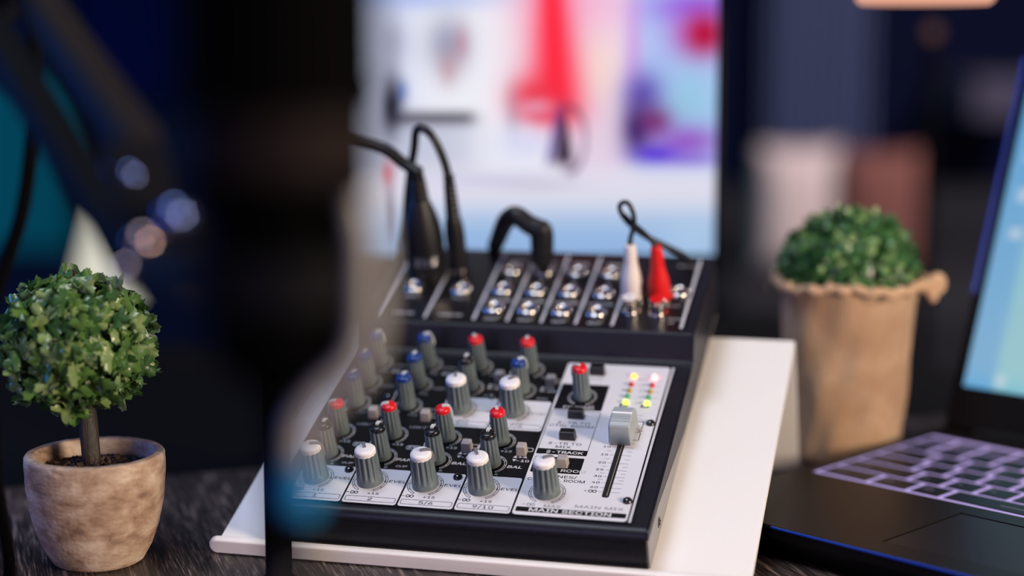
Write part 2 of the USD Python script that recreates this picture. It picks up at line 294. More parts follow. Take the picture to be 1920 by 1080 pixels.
for u0, v0 in [(PITCH_U * c + 1.3, 0.1) for c in range(4)] + [(56.4, 65.0), (83.9, 65.0)]:
    prt('label_box', outline(rrect(u0, u0 + 24.9, v0, v0 + 3.7, 1.0), 0.26), 'print_black', 2)

def ring(cu, cv, r1, r0, ticks=11, w=0.24):
    a = np.radians(np.linspace(-90 + 27.5 - 360, -90 - 27.5, 61))
    o = [(cu + r1 * math.cos(x), cv + r1 * math.sin(x)) for x in a]; i = [(cu + r0 * math.cos(x), cv + r0 * math.sin(x)) for x in a]
    band = sg.Polygon(o + i[::-1]); g = [band.difference(band.buffer(-w))]
    for x in np.radians(np.linspace(-90 + 27.5 - 360, -90 - 27.5, ticks)):
        g.append(sg.LineString([(cu + r0 * math.cos(x), cv + r0 * math.sin(x)), (cu + r1 * math.cos(x), cv + r1 * math.sin(x))]).buffer(w / 2))
    return unary_union(g).intersection(band)
TEXT = {}
def text(s, u, v, h, m='print_black', italic=False, wide=1.35, center=True, bold=False, parent=None, n=0.09, name='lettering'):
    key = (s, bold)
    if key not in TEXT: TEXT[key] = meshkit.text_mesh(s, 1.0, 0.05, bold=bold)
    t = TEXT[key].copy(); V = t.vertices.copy(); V[:, 2] = (V[:, 2] > 0.01) * 0.04 + n - 0.03
    V[:, 0] *= h * wide; V[:, 1] *= h
    if italic: V[:, 0] += 0.22 * V[:, 1]
    if center: V[:, 0] -= (V[:, 0].min() + V[:, 0].max()) / 2
    V[:, 0] += u; V[:, 1] += v - h / 2; t.vertices = V
    return obj(name, mm(t), m, parent if parent is not None else panel, smooth=False)
def inf(u, v, m='print_black', s=1.0):
    g = [sg.Point(u + d, v).buffer(1.05 * s).difference(sg.Point(u + d, v).buffer(0.65 * s)) for d in (-0.95 * s, 0.95 * s)] + [sg.box(u - 3.9 * s, v - 0.18, u - 2.7 * s, v + 0.18)]
    prt('infinity_mark', g, m, 3)

# knobs: grey fluted bodies, coloured caps with a pointer
def fluted(rb, rt, h, flutes=13, n=130):
    zs = [0.4, 0.4, 2.3, 2.9, 3.4, 6, h * 0.55, h - 4.2, h - 2.9, h - 2.3, h - 2.3]
    rr = [rb * 0.9, rb, rb, rb * 0.985, rb * 0.965, None, None, None, None, None, 0.3]
    a = np.arange(n) * 2 * np.pi / n; wave = 0.5 + 0.5 * np.cos(a * flutes); groove = 1 - np.clip(wave * 1.5 - 0.3, 0, 1); V = []
    for k, z in enumerate(zs):
        if rr[k] is not None: r = np.full(n, rr[k])
        else:
            base = rb * 0.955 + (rt - rb * 0.955) * (z - 3.4) / (h - 5.7)
            depth = 0.12 * rb * (1.0 if 5.5 <= z < h - 2.6 else 0.55)
            r = base - depth * groove
        V.append(np.c_[r * np.cos(a), r * np.sin(a), np.full(n, z)])
    F = []
    for i in range(len(zs) - 1):
        j = np.arange(n); k = (j + 1) % n
        F += [np.c_[i * n + j, i * n + k, (i + 1) * n + k], np.c_[i * n + j, (i + 1) * n + k, (i + 1) * n + j]]
    return trimesh.Trimesh(np.vstack(V), np.vstack(F), process=False)
def top_at(x, r, h0, h1):
    """Height of a cap's top at the distance x from its axis: a low crown with a rounded rim."""
    q = np.clip((abs(x) / r - 0.72) / 0.28, 0, 1); return h0 + 1.0 + (h1 - h0 - 1.0) * (1 - 0.30 * (x / r) ** 2) - 0.95 * (1 - np.sqrt(1 - 0.98 * q * q))
def dome(r, h0, h1, big):
    pr = [(r, h0), (r, h0 + 0.5)] + [(r * x, top_at(r * x, r, h0, h1)) for x in (1.0, 0.985, 0.96, 0.92, 0.86, 0.78, 0.7, 0.5, 0.3, 0.12)] + [(0, top_at(0.0, r, h0, h1))]
    return lathe(pr, 40)
def pointer(r, rt, h0, h1, rb, w):
    path = [(x, 0, top_at(x, r, h0, h1)) for x in np.linspace(-0.05 * r, 0.93 * r, 6)] + [(rt * 0.985, 0, h0 + 0.2), (rt + 0.05, 0, h0 - 1.2), (rt + (rb - rt) * 0.22, 0, h0 - 4.0)]
    p = np.array(path); L, R_, up = p.copy(), p.copy(), p.copy(); V = []
    nrm = np.array([[0.2, 0, 1]] * 6 + [[0.8, 0, 0.6], [1, 0, 0.1], [1, 0, 0.05]])
    for q, nn in zip(p, nrm):
        for sy in (-1, 1):
            for d in (-0.6, 0.75): V.append(q + np.array([0, sy * w / 2, 0]) + nn * d)
    V = np.array(V); F = []
    for i in range(len(p) - 1):
        b = 4 * i; c = b + 4
        for e, f in ((1, 3), (3, 2), (2, 0), (0, 1)): F += [[b + e, b + f, c + f], [b + e, c + f, c + e]]
    F += [[0, 1, 3], [0, 3, 2]]; e = 4 * (len(p) - 1); F += [[e, e + 3, e + 1], [e, e + 2, e + 3]]
    t = trimesh.Trimesh(V, F, process=False); t.fix_normals(); return t
SMALL = (4.7, 4.0, 18.6); BIG = (6.35, 5.45, 18.9)
KB = {False: fluted(*SMALL), True: fluted(*BIG, flutes=14)}
def knob(u, v, color, ang, big=False, dark=None):
    rb, rt, h = BIG if big else SMALL; T4 = trimesh.transformations.translation_matrix([u, v, 0]) @ trimesh.transformations.rotation_matrix(math.radians(90 - ang), [0, 0, 1])
    b = KB[big].copy(); b.apply_transform(T4); k = obj('knob', mm(b), 'knob_grey', mixer, smooth=50)
    d = dome(rt * 0.93, h - 2.6, h + 0.2 + (0.5 if big else 0.2), big); d.apply_transform(T4); obj('cap', mm(d), 'cap_' + color, k, f'{color} cap')
    p = pointer(rt * 0.93, rt, h - 2.6, h + 0.2 + (0.5 if big else 0.2), rb, 1.5 if big else 1.45); p.apply_transform(T4); obj('pointer', mm(p), 'pointer_dark' if color == 'white' else 'pointer_grey', k, smooth=False)
    dk = dark if dark is not None else not big
    prt('dial_marking', ring(u, v, *((8.68, 7.45) if big else (7.3, 6.15))), 'print_line' if dk else 'print_black', 3)
ANG = [[55, 2, 6, -100, 0, 70], [55, 0, 2, -100, 0, -28], [-32, 0, -20, 70, 0, 62], [-8, 42, 40, -24, 0, -28]]
KCOL = [['blue', 'blue', 'blue', 'red', 'black', 'white']] * 2 + [['red', 'black', 'white', 'red', 'black', 'white'], ['red', 'blue', 'white', 'red', 'black', 'white']]
for c in range(4):
    for r in range(6):
        knob(COL[c], ROW[r], KCOL[c][r], ANG[c][r], big=KCOL[c][r] == 'white')
knob(124.0, 95.0, 'red', -75); knob(123.4, 16.1, 'white', 52, big=True)

names = ['1', '2', '5/6', '9/10']
for c in range(4):
    u0 = PITCH_U * c
    text('LEVEL', COL[c] + 12.4, 16.4, 1.75, italic=True, wide=1.55); inf(COL[c] - 5.0, 6.3); text('+15', COL[c] + 4.4, 6.2, 1.55, wide=1.5)
    text(names[c], u0 + 13.6, 1.95, 2.1, wide=1.6)
    text('PAN' if c < 2 else 'BAL', COL[c] + 11.6, ROW[4] - 1.2, 1.9, 'print_line', True, 1.55, bold=True)
    text('R', COL[c] + 4.2, ROW[4] - 7.9, 1.4, 'print_line', True, 1.4); text('L', COL[c] - 4.2, ROW[4] - 7.9, 1.4, 'print_line', True, 1.4)
    text('+15', COL[c] + 4.6, ROW[3] - 7.6, 1.5, 'print_line', wide=1.5, bold=True)
    text('FX', COL[c] + 13.0 if c < 2 else COL[c] + 12.6, ROW[3] - 9.4, 1.8, 'print_line', wide=1.5, bold=True) if c < 2 else None
    if c < 2:
        prt('label_box', outline(rrect(COL[c] + 9.6, COL[c] + 16.8, ROW[3] - 11, ROW[3] - 7.8, 1.2), 0.35), 'print_line', 2)
        text('CLIP', COL[c] + 11.8, ROW[4] - 6.4, 1.3, 'print_line', True, 1.4)
        text('LOW CUT', COL[c] + 12.6, 61.0, 1.5, 'print_line', True, 1.3)
        for r in (0, 1, 2):
            text('+15', COL[c] + 4.6, ROW[r] - 7.6, 1.4, 'print_line', wide=1.5); text(['HIGH', 'MID', 'LOW'][r], COL[c] + 11.8, ROW[r] - 2.0, 1.7, 'print_grey', True, 1.4, bold=True)
        text('EQ', COL[c] + 12.0, ROW[0] - 7.5, 1.9, 'print_line', wide=1.4, bold=True)
    else:
        text('LEVEL', COL[c] + 12.4, ROW[2] - 0.5, 1.7, 'print_grey', True, 1.5); text('+15', COL[c] + 4.4, ROW[2] - 9.6, 1.4, 'print_grey', wide=1.5)
        text(['3/4', '7/8'][c - 2], u0 + 13.6, 66.85, 2.0, 'print_grey', wide=1.6)
        for base in (0, 1):
            v = (40.2, 99.8)[base]
            tri = [sg.Polygon([(COL[c] + 9.0, v + 1.0), (COL[c] + 11.2, v + 1.0), (COL[c] + 10.1, v + 2.8)]), sg.Polygon([(COL[c] + 9.0, v - 0.2), (COL[c] + 11.2, v - 0.2), (COL[c] + 10.1, v - 2.0)])]
            prt('arrow_mark', tri, 'print_line', 3); text('+4', COL[c] + 13.7, v + 1.8, 1.7, 'print_line', wide=1.6, bold=True); text('-10', COL[c] + 14.4, v - 1.2, 1.7, 'print_line', wide=1.5, bold=True)
        text('BAL', COL[c] + 12.2, ROW[1] - 6.0, 1.7, 'print_grey', True, 1.5, bold=True)
        text('FX', COL[c] + 9.6, ROW[0] - 6.4, 1.6, 'print_line', True, 1.5)
text('MAX', 128.2, 6.0, 1.6, 'print_grey', wide=1.7); inf(117.8, 6.4, 'print_grey'); text('MAIN MIX', 149.8, 7.3, 1.9, 'print_grey', wide=1.75); text('MAIN SECTION', 137.0, 2.7, 2.3, 'print_white', wide=1.62, bold=True, n=0.12)
text('PHONES/', 126.0, 28.6, 1.9, wide=1.55, n=0.08); text('CONTROL ROOM', 125.6, 25.7, 1.9, wide=1.3, n=0.08)
text('CTRL ROOM', 126.4, 33.4, 2.0, 'print_line', wide=1.5, bold=True, n=0.12); text('2-TRACK', 125.0, 47.8, 1.9, 'print_white', wide=1.5, bold=True, n=0.12)
text('2-TR TO', 124.4, 72.3, 1.8, wide=1.6); text('CTRL ROOM', 123.6, 69.6, 1.8, wide=1.55); text('2-TR TO', 123.6, 54.9, 1.8, wide=1.6); text('MIX', 123.4, 52.1, 1.8, wide=1.6)
text('FX SEND', 124.0, 85.6, 1.9, 'print_line', wide=1.45, bold=True, n=0.12); text('+15', 129.0, 87.6, 1.3, 'print_line', wide=1.5, n=0.12)
text('MUTE', 127.2, 111.8, 1.4, 'print_grey', wide=1.4)
for v, s in ((19.4, 'inf'), (22.5, '60'), (26.2, '40'), (31.0, '30'), (36.2, '25'), (41.8, '20'), (48.2, '15'), (54.6, '10')):
    (inf(144.2, v) if s == 'inf' else text(s, 144.4, v, 1.45, wide=1.6))
tk = [sg.box(147.0, v - 0.11, 149.2, v + 0.11) for v in (19.4, 22.5, 26.2, 31.0, 36.2, 41.8, 48.2, 54.6)] + [sg.box(152.6, v - 0.11, 157.2, v + 0.11) for v in (19.4, 22.5, 26.2, 31.0, 36.2, 41.8, 48.2, 54.6, 79.0, 82.0)]
tk += [sg.box(144.9, v - 0.11, 147.4, v + 0.11) for v in (28.6, 33.6, 39.0, 45.0, 51.4)] + [sg.box(154.8, v - 0.11, 157.2, v + 0.11) for v in (28.6, 33.6, 39.0, 45.0, 51.4, 58)]
prt('fader_scale', tk, 'print_grey', 3)
prt('bracket_mark', [outline(rrect(155.0, 158.6, 61.0, 68.0, 0.9), 0.4), outline(rrect(155.0, 158.6, 70.0, 77.0, 0.9), 0.4), sg.box(157, 68.6, 159, 69.3)], 'print_black', 2)
for u, s in ((145.9, 'L'), (156.6, 'R')):
    prt('printed_block', rrect(u - 2.1, u + 2.1, 88.6, 91.2, 0.6), 'print_black', 2); text(s, u, 89.9, 1.6, 'print_white', wide=1.6, bold=True, n=0.12)
for v, s in ((113.5, 'CLIP'), (108.2, '+6'), (102.8, '0'), (97.4, '-6'), (92.3, '-20')):
    text(s, 152.0, v, 1.25, 'print_grey', wide=1.5)
    prt('meter_tick', [sg.box(142.2, v - 0.1, 144.6, v + 0.1), sg.box(159.4, v - 0.1, 161.4, v + 0.1)], 'print_grey', 3)

def button(u, v, m, w=5.0, d=5.0, h=5.2, label=None):
    b = rbox(u - w / 2, u + w / 2, v - d / 2, v + d / 2, -0.3, h, 0.55)
    V = b.vertices.copy(); k = (V[:, 2] / h).clip(0, 1) * 0.10; V[:, 0] = u + (V[:, 0] - u) * (1 - k); V[:, 1] = v + (V[:, 1] - v) * (1 - k); b.vertices = V
    obj('push_button', mm(b), m, mixer, label, smooth=25)
for u, v in ((22.2, 68.5), (49.7, 68.5), (77.2, 45.2), (104.6, 45.2), (78.6, 106.2), (105.9, 104.8)):
    button(u, v, 'button_grey', label='light grey push button')
    prt('button_mark', outline(rrect(u - 0.5, u + 4.8, v + 1.4, v + 4.6, 0.9), 0.35), 'print_line', 2)
button(126.4, 37.6, 'button_grey', 5.4, 5.0, 5.2, 'light grey push button')
for u, v in ((124.4, 78.0), (124.0, 59.8), (127.4, 117.0)): button(u, v, 'cap_black', 8.2, 4.6, 4.6, 'wide black push button')
for u, ms in ((146.7, ('led_amber', 'led_red', 'led_yellow', 'led_green', 'led_lime')), (157.3, ('led_red_lit', 'led_red', 'led_yellow', 'led_green', 'led_lime'))):
    for v, m in zip((115.3, 107.9, 102.4, 97.2, 91.9), ms):
        l = trimesh.creation.icosphere(2, 1.35); l.apply_scale([1, 1, 1.1]); l.apply_translation([u, v, 0.5]); obj('led', mm(l), m, mixer, {'led_amber': 'lit amber led', 'led_red_lit': 'lit red led', 'led_lime': 'lit lime green led'}.get(m, m.split('_')[1] + ' unlit led'))
for u, v in ((161.9, 75.6), (161.7, 13.6), (24.0, 23.0), (78.5, 22.8), (24.6, 85.8), (78.2, 90.9)):
    s_ = trimesh.creation.icosphere(3, 2.35); s_.apply_scale([1, 1, 0.8]); s_.apply_translation([u, v, 0.1])
    obj('screw', mm(s_), 'screw_black', mixer)
obj('fader_slot', mm(extrude(rrect(149.2, 152.6, 15.2, 86.0, 1.2), 0.0, 0.12)), 'hole_black', mixer)
obj('fader_rail', mm(box(151.35, 151.6, 16.5, 85, 0.1, 0.2)), 'champagne', mixer)
fp = [(55.4, 0.9), (55.4, 10.6), (56.3, 12.0), (59.5, 12.9), (63.0, 13.4), (66.5, 13.4), (69.0, 12.8), (71.8, 11.6), (73.2, 10.2), (74.2, 6.0), (74.4, 0.9)]
def hull_of(*meshes):
    h = m3.Manifold.batch_hull([m3.Manifold.hull_points(np.asarray(q.vertices, float)) for q in meshes]).to_mesh(); return trimesh.Trimesh(h.vert_properties[:, :3], h.tri_verts, process=False)
fq = sg.Polygon(fp); fi = [list(fq.buffer(-d).exterior.coords) for d in (0, 0.3, 0.9)]
fc = hull_of(profile_x(fi[0], 146.0, 155.2), profile_x(fi[1], 145.2, 156.0), profile_x(fi[2], 144.8, 156.4)); V = fc.vertices.copy(); V[:, 0] = 150.6 + (V[:, 0] - 150.6) * (1 - 0.10 * V[:, 2] / 13.5); fc.vertices = V
fd = obj('fader_cap', mm(fc), 'fader_grey', mixer, 'light grey fader cap', smooth=40)
rid = []
for k, (v, n) in enumerate(((58.5, 12.65), (60.3, 13.05), (61.9, 13.3), (66.9, 13.3), (68.8, 12.8), (70.6, 12.05))): rid.append(rbox(145.7, 155.5, v - 0.35, v + 0.35, n - 0.8, n + 0.16, 0.15))
obj('grip_ridge', mm(cat(rid)), 'fader_grey', fd, kind='stuff'); obj('indicator_line', mm(rbox(145.8, 155.4, 63.8, 65.0, 12.4, 13.75, 0.2)), 'fader_line', fd, 'white centre line')

# jack field on the raised block
J = 13.4
jf = obj('jack_panel', mm(extrude(rrect(-3, 170, 140, 214.5, 2), J - 0.8, J + 0.15)), 'panel_black', mixer)
for u in (2.5, 29.2, 56.2, 74.6, 93.1, 111.6, 131.0, 167.2):
    l = extrude(sg.box(u - 0.75, 142, u + 0.75, 213.5), J + 0.15, J + 0.2); obj('divider_line', mm(l), 'print_line', jf, smooth=False)
for u in (15.5, 42.5, 65.4, 83.8, 102.2, 121.2):
    for v in ((146.0, 164.0) if u < 50 else (143.6, 162.8, 183.0, 204.5)):
        text({0: 'L/MONO', 1: 'R', 2: 'SEND', 3: 'OUT'}[int(v // 20 % 4)] if u > 50 else ('LINE IN', 'MIC')[v > 150], u, v, 1.9, 'print_line', wide=1.3, bold=True, parent=jf, n=J + 0.2)
for v, s in ((147, 'IN'), (151, '2-TRACK'), (164, 'OUT'), (206, 'PHONES')): text(s, 161.0, v, 1.5, 'print_line', wide=1.2, parent=jf, n=J + 0.2)
def torus_arc(R0, r, z, a0, a1, n=9): return [(R0 + r * math.cos(math.radians(x)), z + r * math.sin(math.radians(x))) for x in np.linspace(a0, a1, n)]
NUT = lathe([(2.7, 0.3), (2.7, 1.5)] + torus_arc(4.15, 1.45, 1.6, 180, -20, 15) + [(5.5, 0.3)], 40)
BASE = lathe([(0, 0.1), (6.4, 0.1), (6.4, 0.6), (6.0, 0.9), (2.8, 1.2), (2.8, 0.5), (0, 0.5)], 36)
HOLE = trimesh.creation.cylinder(2.75, 0.3, sections=24)
def jack(u, v):
    n = NUT.copy(); n.apply_translation([u, v, J]); j = obj('jack_socket', mm(n), 'jack_metal', mixer, 'dark shiny jack socket', smooth=75)
    h = HOLE.copy(); h.apply_translation([u, v, J + 0.8]); obj('socket_hole', mm(h), 'hole_black', j)
    w = BASE.copy(); w.apply_translation([u, v, J]); obj('socket_base', mm(w), 'rubber_black', j)
for u in (65.2, 83.8, 102.2, 121.0):
    for v in (152.3, 171.8, 193.0): jack(u, v)
jack(15.0, 171.0); jack(42.5, 170.0); jack(161.0, 176.0)
for u, v, m, lb in ((138.6, 155.5, 'rca_white', 'white'), (153.0, 155.0, 'rca_red', 'red'), (138.6, 172.0, 'rca_white', 'white'), (153.0, 170.5, 'rca_red', 'red')):
    r_ = lathe([(0, 0.2), (5.2, 0.2), (5.2, 1.4), (4.15, 1.5), (4.15, 9.0), (3.8, 9.4), (2.2, 9.4), (2.2, 5.0), (0, 5.0)], 32); r_.apply_translation([u, v, J]); k = obj('phono_socket', mm(r_), 'jack_metal', mixer, f'shiny phono socket with a {lb} insulator')
    q = lathe([(0.8, 9.2), (3.5, 9.2), (3.5, 9.75), (0.8, 9.75)], 28); q.apply_translation([u, v, J]); obj('insulator', mm(q), m, k, f'{lb} ring')

# ------------------------------------------------------------------ plugs and cables in the mixer
def W(u, v, n): return panel_to_world(u, v, n)
def at_v(px, py, v):
    d = np.array([1.0, 0, 0]) * (px - 960) / FPX - UP * (py - 540) / FPX + FW; nn = A[:, 1]
    return CAM + d * ((v / 1000 + nn @ (T - CAM)) / (nn @ d))
def boots(p0, p1, prof, ridges=None, rad=0, n=36):
    return along(mm(lathe(prof, n)), p0, p1)
def plug_cable(name, label, category, base, top, prof, cable_pts, cr, ring_prof=None, tip=True):
    t = thing(name, label, category)
    obj('plug', boots(base, top, prof), 'rubber_black', t, smooth=35)
    obj('cable', tube(spline(cable_pts, 70), cr), 'rubber_black', t)
    if ring_prof: obj('collar', boots(base, top, ring_prof), 'chrome', t, 'metal collar')
    return t
# big microphone plug in channel 1
b0, b1 = at_v(803, 520, 187), at_v(782, 330, 187); L = np.linalg.norm(b1 - b0) * 1000
prof = [(0, 0), (10.2, 0), (10.6, 2), (10.8, L * 0.30), (11.0, L * 0.36), (10.6, L * 0.45), (9.6, L * 0.56), (7.4, L * 0.68), (5.8, L * 0.75)]
for k in range(6): prof += [(5.6 - 0.2 * k, L * (0.765 + 0.037 * k)), (4.9 - 0.2 * k, L * (0.78 + 0.037 * k))]
prof += [(3.9, L), (0, L)]
plug_cable('microphone_cable', 'thick black cable plug with a ridged boot in the leftmost visible mixer socket', 'cable', b0, b1, prof, [b1 - (b1 - b0) * 0.05, b1 + (b1 - b0) * 0.06, at_v(765, 312, 189), at_v(735, 288, 190), at_v(690, 270, 192), at_v(600, 250, 200), at_v(520, 300, 235), at_v(470, 560, 300), panel_to_world(-60, 330, -100)], 0.0034,
           [(10.8, L * 0.20), (11.1, L * 0.20), (11.1, L * 0.28), (10.8, L * 0.28)])
b0, b1 = at_v(862, 522, 191), at_v(841, 330, 191); L = np.linalg.norm(b1 - b0) * 1000
prof = [(0, -3), (2.9, -3), (2.9, 0), (5.0, 0), (5.4, 2), (5.5, L * 0.45), (4.9, L * 0.55)]
for k in range(8): prof += [(4.3 - 0.13 * k, L * (0.60 + 0.045 * k)), (3.7 - 0.13 * k, L * (0.618 + 0.045 * k))]
prof += [(3.0, L), (0, L)]
plug_cable('instrument_cable', 'slim black straight jack plug with cable looping up over the mixer', 'cable', b0, b1, prof, [b1 - (b1 - b0) * 0.04, at_v(832, 300, 192), at_v(818, 268, 192), at_v(800, 245, 193), at_v(786, 240, 194), at_v(778, 262, 196), at_v(773, 300, 199), at_v(766, 345, 205), at_v(758, 420, 225), at_v(752, 520, 262), panel_to_world(-18, 300, -60)], 0.0023,
           [(5.5, 6), (5.75, 6), (5.75, 8), (5.5, 8)])
# right-angled plug with an arching cable
b0, b1 = at_v(1017, 495, 193), at_v(1016, 418, 193); L = np.linalg.norm(b1 - b0) * 1000
ra = thing('angled_plug_cable', 'black right-angled jack plug with arched cable in the middle of the socket field', 'cable')
obj('plug', cat([boots(b0, b1, [(0, -4), (2.9, -4), (2.9, 0), (5.7, 0.4), (6.2, 2.5), (6.4, L * 0.7), (5.7, L * 0.9), (3.6, L), (0, L)])]), 'rubber_black', ra)
cp = spline([at_v(1018, 434, 193), at_v(1002, 426, 194), at_v(985, 416, 195), at_v(968, 404, 196), at_v(955, 408, 198), at_v(940, 432, 203), at_v(928, 462, 212), at_v(918, 500, 232), at_v(915, 600, 262)], 70)
obj('strain_relief', tube(cp[:26], np.linspace(0.0058, 0.0044, 26)), 'rubber_black', ra); obj('cable', tube(cp[24:], 0.0032), 'rubber_black', ra)
# phono pair
ph = thing('phono_cable', 'thin black twin phono cable with one white and one red plug, looped above', 'cable')
for (q0, q1), m in ((((1186, 556), (1181, 458)), 'rca_white'), (((1238, 562), (1230, 462)), 'rca_red')):
    v = 172.0 if m == 'rca_white' else 170.5; b0, b1 = at_v(*q0, v), at_v(*q1, v); L = np.linalg.norm(b1 - b0) * 1000
    pr = [(0, -1), (4.6, -1), (5.3, 0.5), (5.7, 3), (5.75, L * 0.30), (5.3, L * 0.40), (4.6, L * 0.50), (3.9, L * 0.60)] + sum([[(3.75 - 0.08 * k, L * (0.63 + 0.06 * k)), (3.45 - 0.08 * k, L * (0.655 + 0.06 * k))] for k in range(5)], []) + [(3.1, L * 0.97), (2.6, L), (0, L)]
    obj('white_plug' if m == 'rca_white' else 'red_plug', boots(b0, b1, pr), m, ph, m.split('_')[1] + ' plug', smooth=40)
obj('cable', tube(spline([at_v(1181, 460, 172), at_v(1184, 440, 173), at_v(1189, 418, 174), at_v(1186, 396, 175), at_v(1174, 379, 176), at_v(1163, 383, 177), at_v(1164, 398, 178), at_v(1178, 418, 180), at_v(1204, 440, 184), at_v(1240, 460, 190), at_v(1285, 484, 204), at_v(1305, 540, 236)], 80), 0.0013), 'rubber_black', ph)
obj('cable', tube(spline([at_v(1229, 464, 170.5), at_v(1222, 452, 172), at_v(1205, 434, 174), at_v(1185, 417, 177), at_v(1168, 402, 179), at_v(1178, 414, 184), at_v(1206, 438, 188), at_v(1242, 457, 193), at_v(1287, 480, 207), at_v(1309, 540, 240)], 80), 0.0013), 'rubber_black', ph)

# ------------------------------------------------------------------ stand (same frame as the mixer, whose underside lies on it)
st = thing('mixer_stand', 'white sloping metal stand holding the mixer, with rounded front lip', 'stand', M=MM)
obj('plate', mm(extrude(rrect(-35, 220, -12, 191.5, 0.4), -25.4, -22.5)), 'stand_white', st, smooth=False)
def bevelled_lip():
    parts = []
    for inset, y in ((1.1, -10.2), (0.35, -10.5), (0.0, -11.2), (0.0, -13.2), (0.35, -14.0), (1.1, -14.4)):
        ring_ = np.array(rrect(-38.4 + inset, 223 - inset, -26.9 + inset, -18.4 - inset, 4.2 - inset).exterior.coords)[:-1]; parts.append(np.c_[ring_[:, 0], np.full(len(ring_), y), ring_[:, 1]])
    n = len(parts[0]); V = np.vstack(parts); F = []
    for i in range(5):
        j = np.arange(n); k = (j + 1) % n; F += [np.c_[i * n + j, i * n + k, (i + 1) * n + k], np.c_[i * n + j, (i + 1) * n + k, (i + 1) * n + j]]
    F += [np.c_[np.zeros(n - 2, int), np.arange(1, n - 1), np.arange(2, n)], np.c_[np.full(n - 2, 5 * n), 5 * n + np.arange(2, n), 5 * n + np.arange(1, n - 1)]]
    t = trimesh.Trimesh(V, np.vstack(F), process=False); t.fix_normals(); return t
obj('front_lip', mm(bevelled_lip()), 'stand_white', st, smooth=40)
leg = sg.Polygon([(188.5, -25.4), (191.5, -23.0), (201.2, -112.4), (197.4, -113.7)])
obj('rear_leg', mm(profile_x(list(leg.exterior.coords), -35, 220)), 'stand_white', st, smooth=False)

# ------------------------------------------------------------------ topiary in a stone pot
PT = np.array([-0.1958, 0.7865, DESK])
tp = thing('potted_topiary', 'ball-shaped leafy topiary on a thin trunk in a small stone pot', 'plant', loc=PT)
H = 0.0525
prof = [(0, 0), (0.0195, 0), (0.0213, 0.0012), (0.0252, 0.008), (0.0288, 0.018), (0.0312, 0.029), (0.0323, 0.040), (0.0326, 0.048), (0.0324, H - 0.001), (0.0316, H), (0.0283, H), (0.0276, H - 0.001), (0.0270, 0.041), (0.0262, 0.037), (0, 0.037)]
pot = lathe(prof, 72).subdivide().subdivide(); nv = pot.vertices; dd = (meshkit.fbm(nv * 160, 4, 3) - 0.5) * 0.0005; rad = np.linalg.norm(nv[:, :2], axis=1, keepdims=True)
nv[:, :2] += nv[:, :2] / np.maximum(rad, 1e-4) * dd[:, None] * (rad > 0.01); top = nv[:, 2] > H - 0.004; nv[top, 2] += (meshkit.noise(nv[top] * 300, 5) - 0.6) * 0.0004; pot.vertices = nv
obj('pot', pot, 'stone', tp, smooth=50)
gr = []
soil = lathe([(0.0268, 0.0440), (0.02, 0.0458), (0.01, 0.0466), (0, 0.0468)], 40)
obj('soil', soil, 'soil', tp)
for i in range(420):
    a, r = rng.uniform(0, 2 * np.pi), 0.0255 * math.sqrt(rng.uniform()); g = trimesh.creation.box(rng.uniform(0.0007, 0.0030, 3)); g.apply_transform(trimesh.transformations.random_rotation_matrix(rng.uniform(size=3))); g.apply_translation([r * math.cos(a), r * math.sin(a), 0.0464 - 2.0 * r * r / 0.0266 * 0.06 + rng.uniform(-0.0005, 0.001)]); gr.append(g)
obj('soil_crumbs', cat(gr), 'soil', tp, kind='stuff', smooth=False)
t0, t1 = np.array([-0.0010, 0.0, 0.039]), np.array([-0.0055, 0.002, 0.104])
tr = tube([t0 + (t1 - t0) * k for k in np.linspace(0, 1, 14)], np.linspace(0.0046, 0.0036, 14), 20); tr.vertices += (meshkit.noise(tr.vertices * np.array([900, 900, 60]), 2)[:, None] - 0.5) * 0.0008 * np.array([1, 1, 0])
obj('trunk', tr, 'bark', tp, smooth=60)
def lobed_leaf(L, seed):
    r = np.random.default_rng(seed); n = 37; a = np.radians(np.linspace(-128, 128, n)); k = np.arange(n)
    lobe = np.abs(np.cos(a * 1.95)) ** 0.8; tooth = np.where(k % 3 == 0, 0.06, np.where(k % 3 == 1, 0.01, -0.05))
    rr = L * (0.30 + 0.36 * lobe + tooth * (0.4 + 0.6 * lobe) + r.uniform(-0.025, 0.025, n)) * (1 - 0.10 * np.abs(a) / 2.2)
    x, y = rr * np.sin(a), L * 0.36 + rr * np.cos(a) * 0.95
    V = np.vstack([[0, 0, 0], [0, L * 0.36, 0.10 * L], np.c_[x, y, -0.30 * (x ** 2 + (y - 0.36 * L) ** 2) / L + 0.13 * L * np.cos(a * 3.9)]])
    F = [[1, i, i + 1] for i in range(2, n + 1)] + [[1, 0, 2], [1, n + 1, 0]]
    return V, np.array(F)
def placed_leaf(V, n, up_hint, spin, tilt, p):
    n = n / np.linalg.norm(n); x = np.cross(up_hint, n); x /= np.linalg.norm(x) + 1e-9; y = np.cross(n, x)
    x, y = x * math.cos(spin) + y * math.sin(spin), -x * math.sin(spin) + y * math.cos(spin)
    y2, n2 = y * math.cos(tilt) + n * math.sin(tilt), n * math.cos(tilt) - y * math.sin(tilt)
    return V @ np.stack([x, y2, n2]) + p
BC = np.array([-0.0062, 0.0, 0.1040]); BR = 0.0335
cam_dir = (CAM - PT - BC); cam_dir /= np.linalg.norm(cam_dir)
def ball(n, c, r, sq, seed, tone):
    q = np.random.default_rng(seed); out = []
    g = (1 + 5 ** 0.5) / 2
    for i in range(n):
        z = 1 - 2 * (i + 0.5) / n; a = 2 * np.pi * i / g; d = np.array([math.sqrt(1 - z * z) * math.cos(a), math.sqrt(1 - z * z) * math.sin(a), z]) + q.normal(0, 0.10, 3); d /= np.linalg.norm(d)
        out.append((d, c + d * np.array(sq) * r * q.uniform(0.86, 1.08)))
    return out
